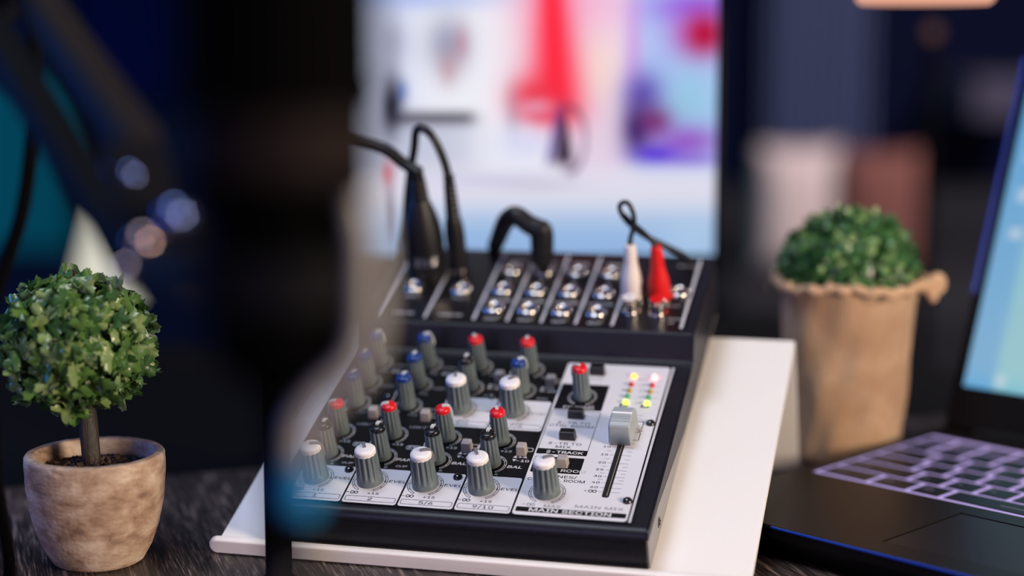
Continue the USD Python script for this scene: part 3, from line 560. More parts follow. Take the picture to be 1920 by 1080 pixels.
shapes = [lobed_leaf(1.0, s) for s in range(6)]
stuffV, stuffF, o = {}, {}, {}
lv = ball(640, BC, BR, (1.0, 1.0, 0.97), 11, 0); order = sorted(range(len(lv)), key=lambda i: -lv[i][0] @ cam_dir); front_ = set(order[:290]); lr = np.random.default_rng(5)
acc = {}
for i, (d, p) in enumerate(lv):
    V, F = shapes[i % 6]; size = lr.uniform(0.0078, 0.0118)
    droop = np.array([0, 0, 1.0]) if abs(d[2]) < 0.9 else np.array([1.0, 0, 0])
    v = placed_leaf(V * size, d + lr.normal(0, 0.28, 3), droop, lr.uniform(-2.4, 2.4), lr.uniform(-0.1, 0.95), p - d * size * 0.3)
    m = lr.choice(['leaf_green', 'leaf_pale', 'leaf_deep'], p=[0.48, 0.33, 0.19])
    if i in front_: obj('leaf', (v, F), m, tp, smooth=True)
    else: acc.setdefault(m, []).append(trimesh.Trimesh(v, F, process=False))
for m, l in acc.items(): obj('leaves', cat(l), m, tp, kind='stuff', smooth=True)
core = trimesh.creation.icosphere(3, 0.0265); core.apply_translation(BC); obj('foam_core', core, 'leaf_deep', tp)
tw = []
for i in range(60):
    d = lr.normal(size=3); d /= np.linalg.norm(d); tw.append(tube([BC + d * 0.02, BC + d * 0.033 + lr.normal(0, 0.001, 3)], 0.0006, 5))
obj('twigs', cat(tw), 'bark', tp, kind='stuff')

# ------------------------------------------------------------------ plant in a burlap sack
BP = np.array([0.1945, 0.985, DESK])
bs = thing('burlap_plant', 'small round green plant in a brown burlap sack, beside the laptop', 'plant', loc=BP)
def sack(z_prof, seed=1, n=96):
    zs = np.array(z_prof); a = np.arange(n + 1) * 2 * np.pi / n; V, UV = [], []
    for r, z in zs:
        rr = r + 0.0011 * np.cos(3 * a + 1.0) * (z / 0.1) + 0.0007 * np.cos(7 * a + z * 60) + 0.0004 * np.cos(13 * a + 2 - z * 110)
        V.append(np.c_[rr * np.cos(a), rr * np.sin(a), np.full(n + 1, z)]); UV.append(np.c_[a / (2 * np.pi), np.full(n + 1, z / 0.11 * 0.5)])
    V, UV = np.vstack(V), np.vstack(UV); m = n + 1; F = []
    for i in range(len(zs) - 1):
        j = np.arange(n); F += [np.c_[i * m + j, i * m + j + 1, (i + 1) * m + j + 1], np.c_[i * m + j, (i + 1) * m + j + 1, (i + 1) * m + j]]
    return V, np.vstack(F), UV * 1.0
zz = np.linspace(0.0, 0.104, 30); V, F, UV = sack([(0, 0.0005), (0.029, 0.0005)] + [(0.0305 + 0.0085 * (z / 0.104) ** 0.85, z) for z in zz[1:]])
keys(usdkit.mesh(stage, str(bs.GetPath()) + '/sack', (V, F), MAT['burlap'], smooth=True, uv=UV).GetPrim())
a = np.linspace(0, 2 * np.pi, 161); hem = np.c_[(0.0415 + 0.0012 * np.cos(5 * a) + 0.0008 * np.cos(17 * a)) * np.cos(a), (0.0415 + 0.0012 * np.cos(5 * a) + 0.0008 * np.cos(17 * a)) * np.sin(a), 0.1045 + 0.0010 * np.cos(4 * a + 1) + 0.0007 * np.cos(19 * a)]
obj('hem', tube(hem, 0.0027 + 0.0006 * np.cos(31 * a) + 0.0004 * np.cos(53 * a), 10), 'burlap_hem', bs, smooth=50)
kn = [np.array([0.040, -0.012, 0.104]), np.array([0.046, -0.012, 0.106]), np.array([0.0495, -0.011, 0.1075]), np.array([0.050, -0.010, 0.103]), np.array([0.046, -0.012, 0.100]), np.array([0.0475, -0.013, 0.0955])]
obj('knot', tube(spline(kn, 30), np.r_[np.full(18, 0.0040), np.linspace(0.004, 0.0022, 12)], 10), 'burlap_hem', bs, 'frayed knot of the hem')
wire = spline([(-0.040, -0.010, 0.112), (-0.047, -0.012, 0.108), (-0.049, -0.014, 0.102), (-0.045, -0.014, 0.099), (-0.041, -0.013, 0.102)], 30); obj('tie_wire', tube(wire, 0.0005, 6), 'bark', bs)
obj('soil', lathe([(0.0385, 0.098), (0.02, 0.101), (0, 0.102)], 30), 'soil', bs)
def round_leaf(seed):
    q = np.random.default_rng(seed); t = np.linspace(0, 2 * np.pi, 11)[:-1]; x = 0.42 * np.sin(t); y = 0.5 - 0.5 * np.cos(t)
    return np.vstack([[0, 0.5, 0.05], np.c_[x, y, -0.5 * x ** 2 + 0.06 * np.cos(2 * t)]]), np.array([[0, 1 + i, 1 + (i + 1) % 10] for i in range(10)])
rl = [round_leaf(s) for s in range(3)]; C2 = np.array([0.0, 0.0, 0.1105]); cd = CAM - BP - C2; cd /= np.linalg.norm(cd)
pts = [(d, p) for d, p in ball(2300, C2, 0.0385, (0.98, 0.98, 0.92), 21, 0) if d[2] > -0.25]; order = sorted(range(len(pts)), key=lambda i: -(pts[i][0] @ cd)); fr = set(order[:295]); acc = {}
for i, (d, p) in enumerate(pts):
    V, F = rl[i % 3]; size = lr.uniform(0.0046, 0.0074); v = placed_leaf(V * size, d + lr.normal(0, 0.45, 3), np.array([0, 0, 1.0]), lr.uniform(-3, 3), lr.uniform(0.1, 1.1), p - d * size * 0.5)
    m = lr.choice(['box_leaf', 'box_leaf_pale', 'box_leaf_deep'], p=[0.5, 0.27, 0.23])
    if i in fr: obj('leaf', (v, F), m, bs, smooth=True)
    else: acc.setdefault(m, []).append(trimesh.Trimesh(v, F, process=False))
for m, l in acc.items(): obj('leaves', cat(l), m, bs, kind='stuff', smooth=True)
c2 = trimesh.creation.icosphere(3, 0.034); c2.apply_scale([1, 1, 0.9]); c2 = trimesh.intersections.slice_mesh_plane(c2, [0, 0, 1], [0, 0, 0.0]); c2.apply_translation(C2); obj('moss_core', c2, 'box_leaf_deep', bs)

# ------------------------------------------------------------------ laptop (own frame: x right along its front edge, y to the hinge)
la = math.radians(-45.4); lx = np.array([math.cos(la), math.sin(la), 0]); ly = np.array([-math.sin(la), math.cos(la), 0])
LO = np.array([0.0832, 0.8227, DESK]); LW, LD, LT = 0.355, 0.244, 0.0175
lap = thing('laptop', 'open black laptop with violet backlit keyboard and light blue screen', 'laptop', M=Gf.Matrix4d(*lx, 0, *ly, 0, 0, 0, 1, 0, *LO, 1))
bp = [(0.0, LT - 0.0012), (0.0012, LT), (LD - 0.002, LT), (LD, LT - 0.002), (LD - 0.004, 0.004), (0.014, 0.002), (0.010, 0.0025), (0.001, LT - 0.006)]
kb0, kb1, ky0, ky1 = 0.0080, 0.3455, 0.0975, 0.217
base = profile_x(bp, 0, LW); hole = box(kb0, kb1, ky0, ky1, LT - 0.0022, LT + 0.01); tpx0, tpx1, tpy0, tpy1 = 0.106, 0.222, 0.0165, 0.083
mf = lambda t: m3.Manifold(m3.Mesh(np.asarray(t.vertices, np.float32), np.asarray(t.faces, np.uint32)))
bm = (mf(base) - mf(hole) - mf(box(tpx0 - 0.0006, tpx1 + 0.0006, tpy0 - 0.0006, tpy1 + 0.0006, LT - 0.0008, LT + 0.01))).to_mesh()
obj('base', trimesh.Trimesh(bm.vert_properties[:, :3], bm.tri_verts, process=False), 'laptop_black', lap, smooth=20)
obj('front_glint', cat([bar((0.055, -0.0002, LT - 0.0006), (LW - 0.004, -0.0002, LT - 0.0006), 0.0009, 0.0012, 0.0003)]), 'painted_blue_glint', lap, 'blue strip painted as the glint of the front edge')  # reflected blue light put into the strip's own colour
for x in (0.03, LW - 0.03):
    for y in (0.03, LD - 0.03): obj('foot', rbox(x - 0.012, x + 0.012, y - 0.004, y + 0.004, 0.0, 0.0034, 0.001), 'rubber_black', lap)
obj('trackpad', rbox(tpx0, tpx1, tpy0, tpy1, LT - 0.003, LT - 0.0002, 0.0006), 'trackpad', lap)
obj('keyboard_backlight', box(kb0 + 0.0004, kb1 - 0.0004, ky0 + 0.0004, ky1 - 0.0004, LT - 0.0021, LT - 0.0004), 'key_glow', lap, 'violet backlight between the keys', smooth=False)
u = 0.0192; gap = 0.0034
rows = [[(1.62, 'Ctrl'), (1.22, 'Fn'), (1.0, 'Alt'), (6.2, ''), (1, 'Alt'), (1.2, 'Ctrl'), (1.2, ''), (1, ''), (1, ''), (1, ''), (1.0, '')],
        [(2.25, 'Shift')] + [(1, c) for c in 'ZXCVBNM,./'] + [(2.3, 'Shift'), (1, ''), (1, '')], [(1.75, 'Caps')] + [(1, c) for c in "ASDFGHJKL;'"] + [(2.0, 'Enter'), (1, ''), (1, '')],
        [(1.5, 'Tab')] + [(1, c) for c in 'QWERTYUIOP[]'] + [(1.3, ''), (1, ''), (1, '')], [(1, '`')] + [(1, c) for c in '1234567890-='] + [(1.9, ''), (1, ''), (1, '')], [(1, 'Esc')] + [(1, f'F{k}') for k in range(1, 13)] + [(1.9, ''), (1, ''), (1, '')]]
KT = {}
for r, row in enumerate(rows):
    x = kb0 + 0.0015; y0 = ky0 + 0.0040 + r * 0.01915; y1 = y0 + 0.01915 - gap
    if r == 5: y1 = y0 + 0.0125
    for w, s in row:
        x1 = min(x + w * u, kb1)
        if x1 - x > 0.006:
            k = obj('key', rbox(x + gap / 2, x1 - gap / 2, y0, y1, LT - 0.0006, LT + 0.0002, 0.0003, 6), 'key_black', lap)
            if s and x < 0.26:
                t = KT[s].copy() if s in KT else KT.setdefault(s, meshkit.text_mesh(s, 0.0034, 0.00006)).copy(); t.apply_translation([x + 0.0045, (y0 + y1) / 2 - 0.001, LT + 0.00018]); obj('legend', t, 'legend_glow', k, smooth=False)
            if s == '' and w > 5: obj('legend', box(x + 0.03, x1 - 0.03, y0 + 0.006, y0 + 0.0068, LT + 0.00018, LT + 0.00026), 'legend_glow', k, 'thin bar on the space key', smooth=False)
        x = x1
tl = math.radians(19.5); HY, HZ = 0.236, LT - 0.003
lt_y, lt_z = np.array([0, math.sin(tl), math.cos(tl)]), np.array([0, -math.cos(tl), math.sin(tl)])
LM = np.eye(4); LM[:3, 0], LM[:3, 1], LM[:3, 2], LM[:3, 3] = [1, 0, 0], lt_y, lt_z, [0, HY, HZ]
lid = rbox(0.002, LW - 0.002, 0.004, 0.232, -0.006, 0.0, 0.0015); lid.apply_transform(LM); obj('lid', lid, 'bezel_black', lap)
le = rbox(0.0012, 0.0034, 0.085, 0.231, -0.0045, 0.0006, 0.0006); le.apply_transform(LM); obj('lid_glint', le, 'painted_blue_glint', lap, 'blue strip painted as the glint of the lid edge')  # same painted blue reflection, along the lid
for x in (0.05, LW - 0.05):
    h = trimesh.creation.cylinder(0.0048, 0.05, sections=20); h.apply_transform(trimesh.transformations.rotation_matrix(math.pi / 2, [0, 1, 0])); h.apply_translation([x, HY, HZ + 0.003]); obj('hinge', h, 'bezel_black', lap)
def lm(x, y, z): return LM[:3, :3] @ np.array([x, y, z]) + LM[:3, 3]
def lap_paint(s, t):
    left = np.array([132, 188, 232.]); right = np.array([160, 212, 226.]); k = 1 / (1 + np.exp(-(s - 0.055) / 0.004)); c = left + (right - left) * k[..., None]
    c = c + (t[..., None] - 0.4) * np.array([-40, -18, 0]) + np.exp(-t[..., None] / 0.03) * np.array([-40, -8, 8])
    for x, y in ((0.036, 0.60), (0.036, 0.72), (0.036, 0.48), (0.066, 0.03)):
        g = ((np.abs(s - x) < 0.011) & (np.abs(t - y) < 0.022)).astype(float)[..., None] * 0.6; c = c * (1 - g) + np.array([225, 235, 245.]) * g
    return c
picture_mesh('display', lap, 'laptop_picture', lm(0.0095, 0.0295, 0.0004), lm(0.345, 0.0295, 0.0004) - lm(0.0095, 0.0295, 0.0004), lm(0.0095, 0.224, 0.0004) - lm(0.0095, 0.0295, 0.0004), 240, 130, lap_paint)

# ------------------------------------------------------------------ microphone on its boom arm, close to the camera
MY = 0.41
def mp(py): return at(525, py, MY)
top, bot = mp(-220), mp(1150); zc = lambda py: mp(py)
mx, my_ = mp(500)[0], MY
def mz(py): return at(525, py, MY)[2]
def R(px): return px * MY / FPX
mic = thing('microphone', 'large dark studio microphone, blurred close to the camera', 'microphone', loc=(mx, my_, 0))
def ml(pr, n=64): return lathe([(R(r), mz(py)) for r, py in pr], n)
obj('grille', ml([(0, -230), (120, -225), (176, -190), (192, -130), (192, 0), (192, 150)][::-1]), 'mic_black', mic, smooth=40)
obj('upper_ring', ml([(0, 150), (196, 150), (200, 160), (200, 196), (194, 204), (0, 204)][::-1]), 'mic_black', mic)
obj('label_band', ml([(0, 204), (180, 204), (180, 326), (0, 326)][::-1]), 'mic_band', mic, 'dark brown band')
obj('body', ml([(0, 326), (178, 326), (182, 340), (168, 372), (150, 392), (142, 400), (142, 610), (134, 650), (106, 690), (66, 728), (40, 742), (0, 744)][::-1]), 'mic_black', mic, smooth=40)
obj('connector', ml([(0, 742), (30, 742), (31, 760), (31, 1080), (26, 1090), (0, 1090)][::-1]), 'mic_black', mic)
def mq(px, py, d=-0.012): q = at(px, py, MY + d); return q - np.array([mx, my_, 0])
obj('rim_glint_bar', tube(spline([mq(676, 372), mq(690, 420), mq(694, 540), mq(690, 630), mq(664, 690), mq(612, 738), mq(578, 784), mq(568, 866)], 60), R(23), 16), 'rim_glint_pale', mic, 'pale bar added for the rim reflection down the right side')  # added bar, takes the place of the pale reflection on the microphone's rim
obj('blue_glint_sleeve', tube([mq(567, 874), mq(566, 884), mq(564, 950), mq(563, 960)], np.array([R(24), R(34), R(34), R(24)]), 20), 'rim_glint_blue', mic, 'blue sleeve added for the blue reflection below the pale bar')  # added sleeve, its blue stands for reflected light on the stem
cpath = spline([(0, 0, mz(1060)), (0, 0, mz(1150)), (0.0, 0.0, mz(1300)), (0.004, -0.01, mz(1560)), (0.02, -0.04, DESK + 0.03), (0.06, -0.06, DESK + 0.0045), (0.10, -0.05, DESK + 0.0045)], 60)
obj('cable', tube(cpath, 0.0043, 14), 'rubber_black', mic)

sp = at(522, 1000, 0.752)
pole = thing('stand_pole', 'slim black upright pole standing just before the lip of the white stand', 'stand pole', loc=(sp[0], 0.752, DESK))
obj('base', lathe([(0, 0), (0.0085, 0), (0.0085, 0.002), (0.0075, 0.003), (0, 0.003)], 32), 'cable_black', pole)
zt = at(522, 610, 0.752)[2] - DESK
obj('pole', lathe([(0, 0.003), (0.0062, 0.003), (0.0062, zt), (0, zt)], 28), 'cable_black', pole)
obj('clamp_head', rbox(-0.011, 0.011, -0.009, 0.009, zt - 0.004, zt + 0.028, 0.004), 'cable_black', pole)

arm = thing('boom_arm', 'dark folding boom arm with chrome joints reaching in from the left', 'microphone arm')
P = lambda x, y, d: at(x, y, d)
obj('lower_bar', bar(P(-62, -12, 0.66), P(262, 500, 0.535), 0.012, 0.012, 0.002), 'arm_black', arm)
obj('upper_bar', bar(P(20, -70, 0.66), P(270, 285, 0.55), 0.013, 0.013, 0.002), 'arm_brown', arm)
obj('joint_plate', bar(P(248, 270, 0.548), P(300, 520, 0.525), 0.020, 0.010, 0.003), 'arm_black', arm)
obj('end_link', bar(P(285, 500, 0.527), P(385, 522, 0.43), 0.014, 0.012, 0.003), 'arm_black', arm)
obj('clamp', cat([along(lathe([(R(157), 0), (R(185), 0), (R(185), 0.012), (R(157), 0.012), (R(157), 0)], 48), (mx, my_, mz(560)), (mx, my_, mz(540)))]), 'arm_black', arm)
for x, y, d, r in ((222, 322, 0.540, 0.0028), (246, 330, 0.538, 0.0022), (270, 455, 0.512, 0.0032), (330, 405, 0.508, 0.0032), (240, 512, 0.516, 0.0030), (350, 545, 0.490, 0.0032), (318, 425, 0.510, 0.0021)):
    c = P(x, y, d); s_ = trimesh.creation.icosphere(3, r * 1.35); s_.apply_translation(c); b = obj('bolt', s_, 'bolt_glint_blue' if x in (330, 246) else 'bolt_glint_rose', arm, 'bolt head tinted blue for its highlight' if x in (330, 246) else 'bolt head tinted rose for its highlight')  # metal tint carries the colour of the light each bolt reflects
    obj('bolt_shank', tube([c, c + np.array([0.004, 0.012, -0.004])], r * 0.7, 12), 'arm_black', b)
obj('knob', along(lathe([(0, 0), (0.010, 0), (0.011, 0.002), (0.011, 0.010), (0.009, 0.012), (0, 0.012)], 24), P(312, 440, 0.520), P(312, 440, 0.548)), 'arm_black', arm)
e0 = P(-62, -12, 0.66); cl = np.array([-0.33, 0.80, DESK])
obj('elbow', along(lathe([(0, -0.012), (0.016, -0.012), (0.018, -0.01), (0.018, 0.01), (0.016, 0.012), (0, 0.012)], 30), e0, e0 + np.array([0, -1, 0])), 'arm_black', arm)
obj('elbow_cap', along(lathe([(0, 0), (0.010, 0), (0.010, 0.003), (0.007, 0.005), (0, 0.005)], 30), e0 + np.array([0, -0.012, 0]), e0 + np.array([0, -1, 0])), 'chrome', arm)
obj('rear_bar', bar(e0, cl + np.array([0, 0, 0.05]), 0.012, 0.012, 0.002), 'arm_black', arm)
obj('desk_clamp', cat([rbox(cl[0] - 0.025, cl[0] + 0.025, cl[1] - 0.025, cl[1] + 0.025, DESK, DESK + 0.02, 0.003), along(lathe([(0, 0), (0.012, 0), (0.012, 0.05), (0, 0.05)], 24), cl + np.array([0, 0, 0.015]), cl + np.array([0, 0, 1]))]), 'arm_black', arm)
cb = spline([P(30, -60, 0.69), P(62, 60, 0.685), P(64, 200, 0.68), P(54, 320, 0.68), P(36, 420, 0.68), P(6, 510, 0.68), P(-22, 620, 0.68), P(-16, 760, 0.69), P(-8, 900, 0.70), (-0.222, 0.73, DESK + 0.008), (-0.30, 0.74, DESK + 0.008)], 90)
keys(obj('arm_cable', tube(cb, 0.0030, 12), 'cable_black'), 'thin black cable hanging down the left edge beside the boom arm', 'cable')

# ------------------------------------------------------------------ bright monitor behind the mixer
SD = 1.12
mon = thing('monitor', 'bright monitor with blurred white, red and blue picture behind the mixer', 'monitor')
def gauss(X, Y, x, y, sx, sy): return np.exp(-0.5 * (((X - x) / sx) ** 2 + ((Y - y) / sy) ** 2))
PX0, PX1, PY0, PY1 = 540.0, 1338.0, -120.0, 478.0
def mon_paint(s, t):
    X = PX0 + s * (PX1 - PX0); Y = PY1 + t * (PY0 - PY1); c = np.empty(X.shape + (3,)); c[:] = (240, 241, 249)
    def put(col, w):
        nonlocal c; w = np.clip(w, 0, 1)[..., None]; c = c * (1 - w) + np.array(col, float) * w
    sig = lambda v, e, k: 1 / (1 + np.exp(-np.clip((v - e) / k, -40, 40)))
    put((196, 202, 235), 0.75 * sig(-X, -770, 22)); put((150, 170, 240), 0.6 * gauss(X, Y, 780, -5, 120, 14))
    put((186, 190, 212), 0.8 * sig(Y, 222, 8) * sig(-X, -890, 18)); put((235, 205, 235), 0.9 * sig(X, 1068, 10) * sig(-X, -1172, 12)); put((246, 190, 220), 0.8 * gauss(X, Y, 1100, 10, 70, 40)); put((250, 222, 210), 0.9 * gauss(X, Y, 1115, 135, 40, 60)); put((226, 208, 226), 0.9 * gauss(X, Y, 1130, 260, 40, 60))
    put((140, 142, 170), 0.8 * gauss(X, Y, 842, 80, 28, 38)); put((150, 152, 178), 0.55 * gauss(X, Y, 740, 75, 20, 30)); put((190, 120, 140), 0.6 * gauss(X, Y, 868, 78, 9, 22)); put((190, 130, 135), 0.55 * gauss(X, Y, 842, 125, 12, 22))
    put((45, 42, 55), 0.95 * sig(Y, 208, 3) * sig(-Y, -226, 4) * sig(X, 740, 8) * sig(-X, -890, 6)); put((25, 24, 40), 0.95 * gauss(X, Y, 735, 195, 14, 36)); put((50, 90, 190), 0.7 * gauss(X, Y, 757, 166, 6, 12))
    put((150, 180, 200), 0.8 * gauss(X, Y, 962, 205, 9, 34))
    cx = 1034 + 0.05 * Y; put((255, 110, 145), 0.9 * sig(X, 990, 24) * sig(-X, -1074, 18) * sig(-Y, -235, 14)); put((255, 40, 62), 0.97 * np.exp(-0.5 * ((X - cx) / (17 + 0.075 * np.clip(Y, 0, 200))) ** 2) * sig(-Y, -222, 12))
    put((235, 50, 70), 0.9 * gauss(X, Y, 1000, 178, 30, 26)); put((226, 175, 205), 0.8 * gauss(X, Y, 1005, 196, 24, 10)); put((222, 60, 85), 0.7 * gauss(X, Y, 1015, 218, 26, 7)); put((212, 214, 244), 0.8 * gauss(X, Y, 985, 265, 40, 26))
    put((172, 196, 246), 0.95 * sig(X, 1186, 10)); put((205, 150, 225), 0.7 * gauss(X, Y, 1184, 90, 12, 90)); put((140, 60, 220), 0.7 * gauss(X, Y, 1300, 10, 60, 22)); put((190, 90, 200), 0.8 * gauss(X, Y, 1295, 62, 34, 34)); put((185, 8, 44), 0.97 * gauss(X, Y, 1314, 62, 24, 26))
    put((150, 200, 226), 0.9 * gauss(X, Y, 1285, 190, 42, 52)); put((96, 80, 178), 0.9 * gauss(X, Y, 1202, 172, 26, 30)); put((48, 28, 92), 0.95 * gauss(X, Y, 1192, 240, 20, 34)); put((118, 34, 96), 0.85 * gauss(X, Y, 1226, 225, 22, 20)); put((150, 76, 190), 0.85 * gauss(X, Y, 1285, 262, 46, 22)); put((66, 24, 214), 0.9 * gauss(X, Y, 1228, 288, 30, 12)); put((120, 80, 205), 0.8 * gauss(X, Y, 1290, 298, 40, 8))
    low_ = sig(Y, 312, 9); put((224, 221, 236), low_); put((198, 192, 226), 0.6 * gauss(X, Y, 930, 335, 80, 9)); put((196, 192, 206), 0.6 * gauss(X, Y, 1010, 345, 50, 7))
    put((168, 194, 228), 0.95 * sig(Y, 395, 12)); put((140, 176, 222), 0.9 * sig(Y, 430, 16)); put((190, 215, 238), 0.5 * gauss(X, Y, 1300, 450, 50, 30))
    put((44, 26, 48), 0.95 * sig(Y, 205, 10) * sig(-Y, -304, 4) * np.exp(-0.5 * ((X - 1056) / (3 + 0.13 * np.clip(Y - 200, 0, 120))) ** 4)); put((70, 50, 140), 0.8 * np.exp(-0.5 * ((X - (1048 - 0.2 * (Y - 200))) / 4) ** 2) * sig(Y, 195, 8) * sig(-Y, -302, 4))
    e = ((X - 1066) / 30) ** 2 + ((Y - 258) / 62) ** 2; put((86, 58, 88), 0.8 * np.exp(-0.5 * ((np.sqrt(e) - 1) / 0.07) ** 2) * sig(X, 1062, 4)); put((70, 60, 90), 0.7 * gauss(X, Y, 730, 400, 6, 40)); put((220, 70, 80), 0.7 * gauss(X, Y, 726, 322, 8, 14))
    return c
s00, s10, s01 = at(PX0, PY1, SD), at(PX1, PY1, SD), at(PX0, PY0, SD); tilt = np.array([0, 0.0, 0])
s01 = np.array([s00[0], s00[1], s01[2]]); s10 = np.array([s10[0], s00[1], s00[2]])
picture_mesh('display', mon, 'monitor_picture', s00, s10 - s00, s01 - s00, 340, 250, mon_paint)
x0, x1, z0, z1 = s00[0], s10[0], s00[2], s01[2]; bz = 0.0045
fr_ = cat([rbox(x0 - bz, x1 + bz, SD - 0.002, SD + 0.020, z0 - 0.010, z0 - 0.0002, 0.001), rbox(x0 - bz, x1 + bz, SD - 0.002, SD + 0.020, z1 + 0.0002, z1 + bz, 0.001), rbox(x0 - bz, x0 - 0.0002, SD - 0.002, SD + 0.020, z0 - 0.01, z1 + bz, 0.001), rbox(x1 + 0.0002, x1 + bz, SD - 0.002, SD + 0.020, z0 - 0.01, z1 + bz, 0.001)])
obj('bezel', fr_, 'bezel_black', mon); obj('back', rbox(x0 - 0.003, x1 + 0.003, SD + 0.003, SD + 0.022, z0 - 0.008, z1 + 0.003, 0.003), 'bezel_black', mon)
BT = 0.735
obj('neck', rbox((x0 + x1) / 2 - 0.02, (x0 + x1) / 2 + 0.02, SD + 0.022, SD + 0.034, BT + 0.006, z0 + 0.09, 0.003), 'bezel_black', mon); obj('foot', rbox((x0 + x1) / 2 - 0.09, (x0 + x1) / 2 + 0.09, SD - 0.02, SD + 0.10, BT, BT + 0.008, 0.003), 'bezel_black', mon)
bd = thing('rear_table', 'low black table standing behind the desk under the bright monitor', 'table', M=Gf.Matrix4d(*ex, 0, *ey, 0, 0, 0, 1, 0, *O, 1))
obj('tabletop', rbox(-0.25, 0.60, 0.030, 0.50, BT - 0.03, BT, 0.003), 'black_matte', bd)
for x in (-0.21, 0.56):
    for y in (0.07, 0.46): obj('leg', rbox(x - 0.02, x + 0.02, y - 0.02, y + 0.02, 0, BT - 0.03, 0.003), 'black_matte', bd)

# ------------------------------------------------------------------ blurred background
def wallbox(name, px0, px1, py0, py1, y, depth, m, label, cat_):
    a, b = at(px0, py1, y), at(px1, py0, y); return single(name, rbox(min(a[0], b[0]), max(a[0], b[0]), y, y + depth, a[2], b[2], 0.01), m, label, cat_)
a, b = at(1445, 300, 4.35), at(1655, -600, 4.35)
def curtain(x0, x1, y, z0, z1, waves, depth):
    s = np.linspace(0, 1, 120); yy = y + depth * np.sin(s * waves * 2 * np.pi); poly = sg.LineString(np.c_[x0 + s * (x1 - x0), yy]).buffer(0.006); return extrude(poly, z0, z1)
single('curtain', curtain(a[0], b[0], 4.40, 0.05, 2.6, 9, 0.03), 'curtain_grey', 'grey-blue curtain hanging on the back wall above the pillows', 'curtain')
wallbox('wall_glow_panel', -40, 122, 150, 470, 4.40, 0.06, 'glow_panel_teal', 'teal panel painted as a glow on the wall behind the boom arm', 'wall panel')  # coloured slab in place of teal light on the wall
wallbox('wall_glow_panel', 150, 430, -260, 190, 4.42, 0.06, 'glow_panel_blue', 'deep blue panel painted as a glow on the wall left of the microphone', 'wall panel')  # coloured slab in place of the blue glow on the wall
sy = 3.4
sofa = thing('sofa', 'dark sofa against the back wall carrying two pillows', 'sofa', loc=(0, 0, 0))
sx0, sx1 = at(1330, 500, sy)[0], at(1330, 500, sy)[0] + 1.6; sz = at(1500, 508, sy + 0.15)[2]
obj('seat', rbox(sx0, sx1, sy - 0.25, sy + 0.55, 0.12, sz, 0.04), 'sofa_dark', sofa); obj('backrest', rbox(sx0, sx1, sy + 0.42, sy + 0.62, 0.3, sz + 0.14, 0.05), 'sofa_dark', sofa)
for x in (sx0 + 0.08, sx1 - 0.08):
    for y in (sy - 0.18, sy + 0.5): obj('leg', rbox(x - 0.025, x + 0.025, y - 0.025, y + 0.025, 0, 0.14, 0.005), 'black_matte', sofa)
def pillow(w, h, d):
    n = 25; g = np.linspace(-1, 1, n); X, Z = np.meshgrid(g, g); e = np.clip((1 - X ** 4) * (1 - Z ** 4), 0, 1) ** 0.45
    def sheet(sg_): return np.stack([X * w / 2 * (1 - 0.05 * (1 - Z ** 2)), sg_ * d / 2 * e, Z * h / 2 * (1 - 0.05 * (1 - X ** 2)) + h / 2], -1).reshape(-1, 3)
    i, j = np.meshgrid(np.arange(n - 1), np.arange(n - 1), indexing='ij'); q = (i * n + j).ravel(); F = np.vstack([np.c_[q, q + 1, q + n + 1], np.c_[q, q + n + 1, q + n]])
    t = trimesh.Trimesh(np.vstack([sheet(-1), sheet(1)]), np.vstack([F, F[:, ::-1] + n * n]), process=False); t.merge_vertices(); return t
pa, pb = at(1432, 500, sy), at(1600, 278, sy); p1 = pillow(pb[0] - pa[0], pb[2] - sz, 0.11); p1.apply_translation([(pa[0] + pb[0]) / 2, sy + 0.14, sz]); single('pillow', p1, 'pillow_cream', 'cream pillow, the left of two on the dark sofa', 'pillow', smooth=True)
pa, pb = at(1585, 500, sy), at(1752, 285, sy); p2 = pillow(pb[0] - pa[0], pb[2] - sz, 0.11); p2.apply_translation([(pa[0] + pb[0]) / 2, sy + 0.10, sz]); single('pillow', p2, 'pillow_rust', 'rust red pillow, the right of two on the dark sofa', 'pillow', smooth=True)
wallbox('wall_shelf', 1822, 1990, 145, 225, 4.1, 0.4, 'shelf_violet', 'dim violet-grey shelf box on the wall above the laptop', 'shelf')
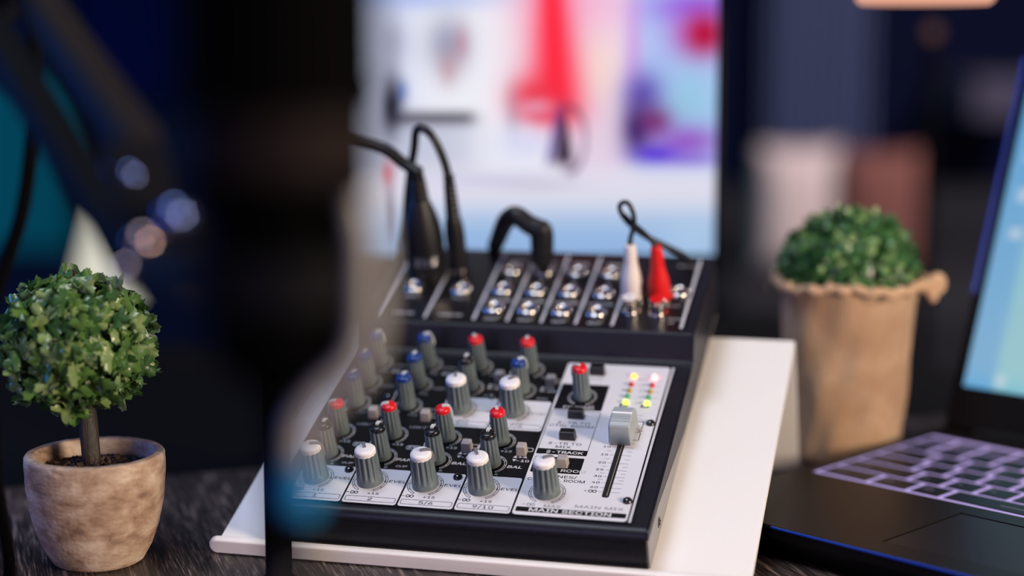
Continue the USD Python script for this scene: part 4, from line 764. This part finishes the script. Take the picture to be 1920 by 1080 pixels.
# glowing cream cone at the far left, added for a bright reflection
ly_ = 1.9; c0 = at(190, 395, ly_); c1 = at(190, 560, ly_); rr = 60 * ly_ / FPX
fl = thing('bright_patch_cone', 'glowing cream cone added for a bright reflection behind the topiary, half hidden by the boom arm', 'lamp', loc=(c0[0], ly_, 0))
obj('shade', lathe([(rr * 0.35, c0[2]), (rr * 1.15, c1[2]), (rr * 1.12, c1[2]), (rr * 0.32, c0[2] - 0.002), (rr * 0.35, c0[2])], 48), 'bright_patch_cream', fl); obj('stem', lathe([(0, 0.03), (0.008, 0.03), (0.008, c1[2] + 0.03), (0, c1[2] + 0.03)], 20), 'black_matte', fl); obj('base', lathe([(0, 0), (0.12, 0), (0.12, 0.02), (0.03, 0.03), (0, 0.03)], 40), 'black_matte', fl)
# pendant at the upper right
pd = 1.0; q0, q1 = at(1605, 12, pd), at(1862, 12, pd); pc = (q0 + q1) / 2; pw = (q1[0] - q0[0]) / 2
pn = thing('pendant_lamp', 'peach pendant lampshade at the top edge, above the burlap plant', 'lamp', loc=(pc[0], pd, 0))
obj('shade', lathe([(pw * 0.92, pc[2] + 0.001), (pw, pc[2] + 0.004), (pw * 0.75, pc[2] + 0.06), (pw * 0.3, pc[2] + 0.085), (pw * 0.28, pc[2] + 0.084), (pw * 0.73, pc[2] + 0.059), (pw * 0.97, pc[2] + 0.004), (pw * 0.92, pc[2] + 0.001)], 56), 'peach_shade', pn)
obj('cord', lathe([(0, pc[2] + 0.08), (0.0025, pc[2] + 0.08), (0.0025, 2.7), (0, 2.7)], 10), 'rubber_black', pn); obj('holder', lathe([(0, pc[2] + 0.055), (pw * 0.3, pc[2] + 0.06), (pw * 0.3, pc[2] + 0.095), (0, pc[2] + 0.1)], 24), 'rubber_black', pn)

# dim amber bead on a pole, added to make a blurred highlight disc
dp = at(1750, 60, 1.8)
dl = thing('amber_bokeh', 'slender dark pole with a dim amber bead added for a blurred highlight below the pendant shade', 'lamp', loc=(dp[0], 1.8, 0))
obj('base', lathe([(0, 0), (0.11, 0), (0.11, 0.015), (0.02, 0.025), (0, 0.025)], 40), 'black_matte', dl); obj('pole', lathe([(0, 0.02), (0.006, 0.02), (0.006, dp[2] - 0.012), (0, dp[2] - 0.012)], 16), 'black_matte', dl)
bl = trimesh.creation.icosphere(3, 0.008); bl.apply_translation([0, 0, dp[2]]); obj('glow_bead', bl, 'amber_glow', dl, 'dim amber bead')
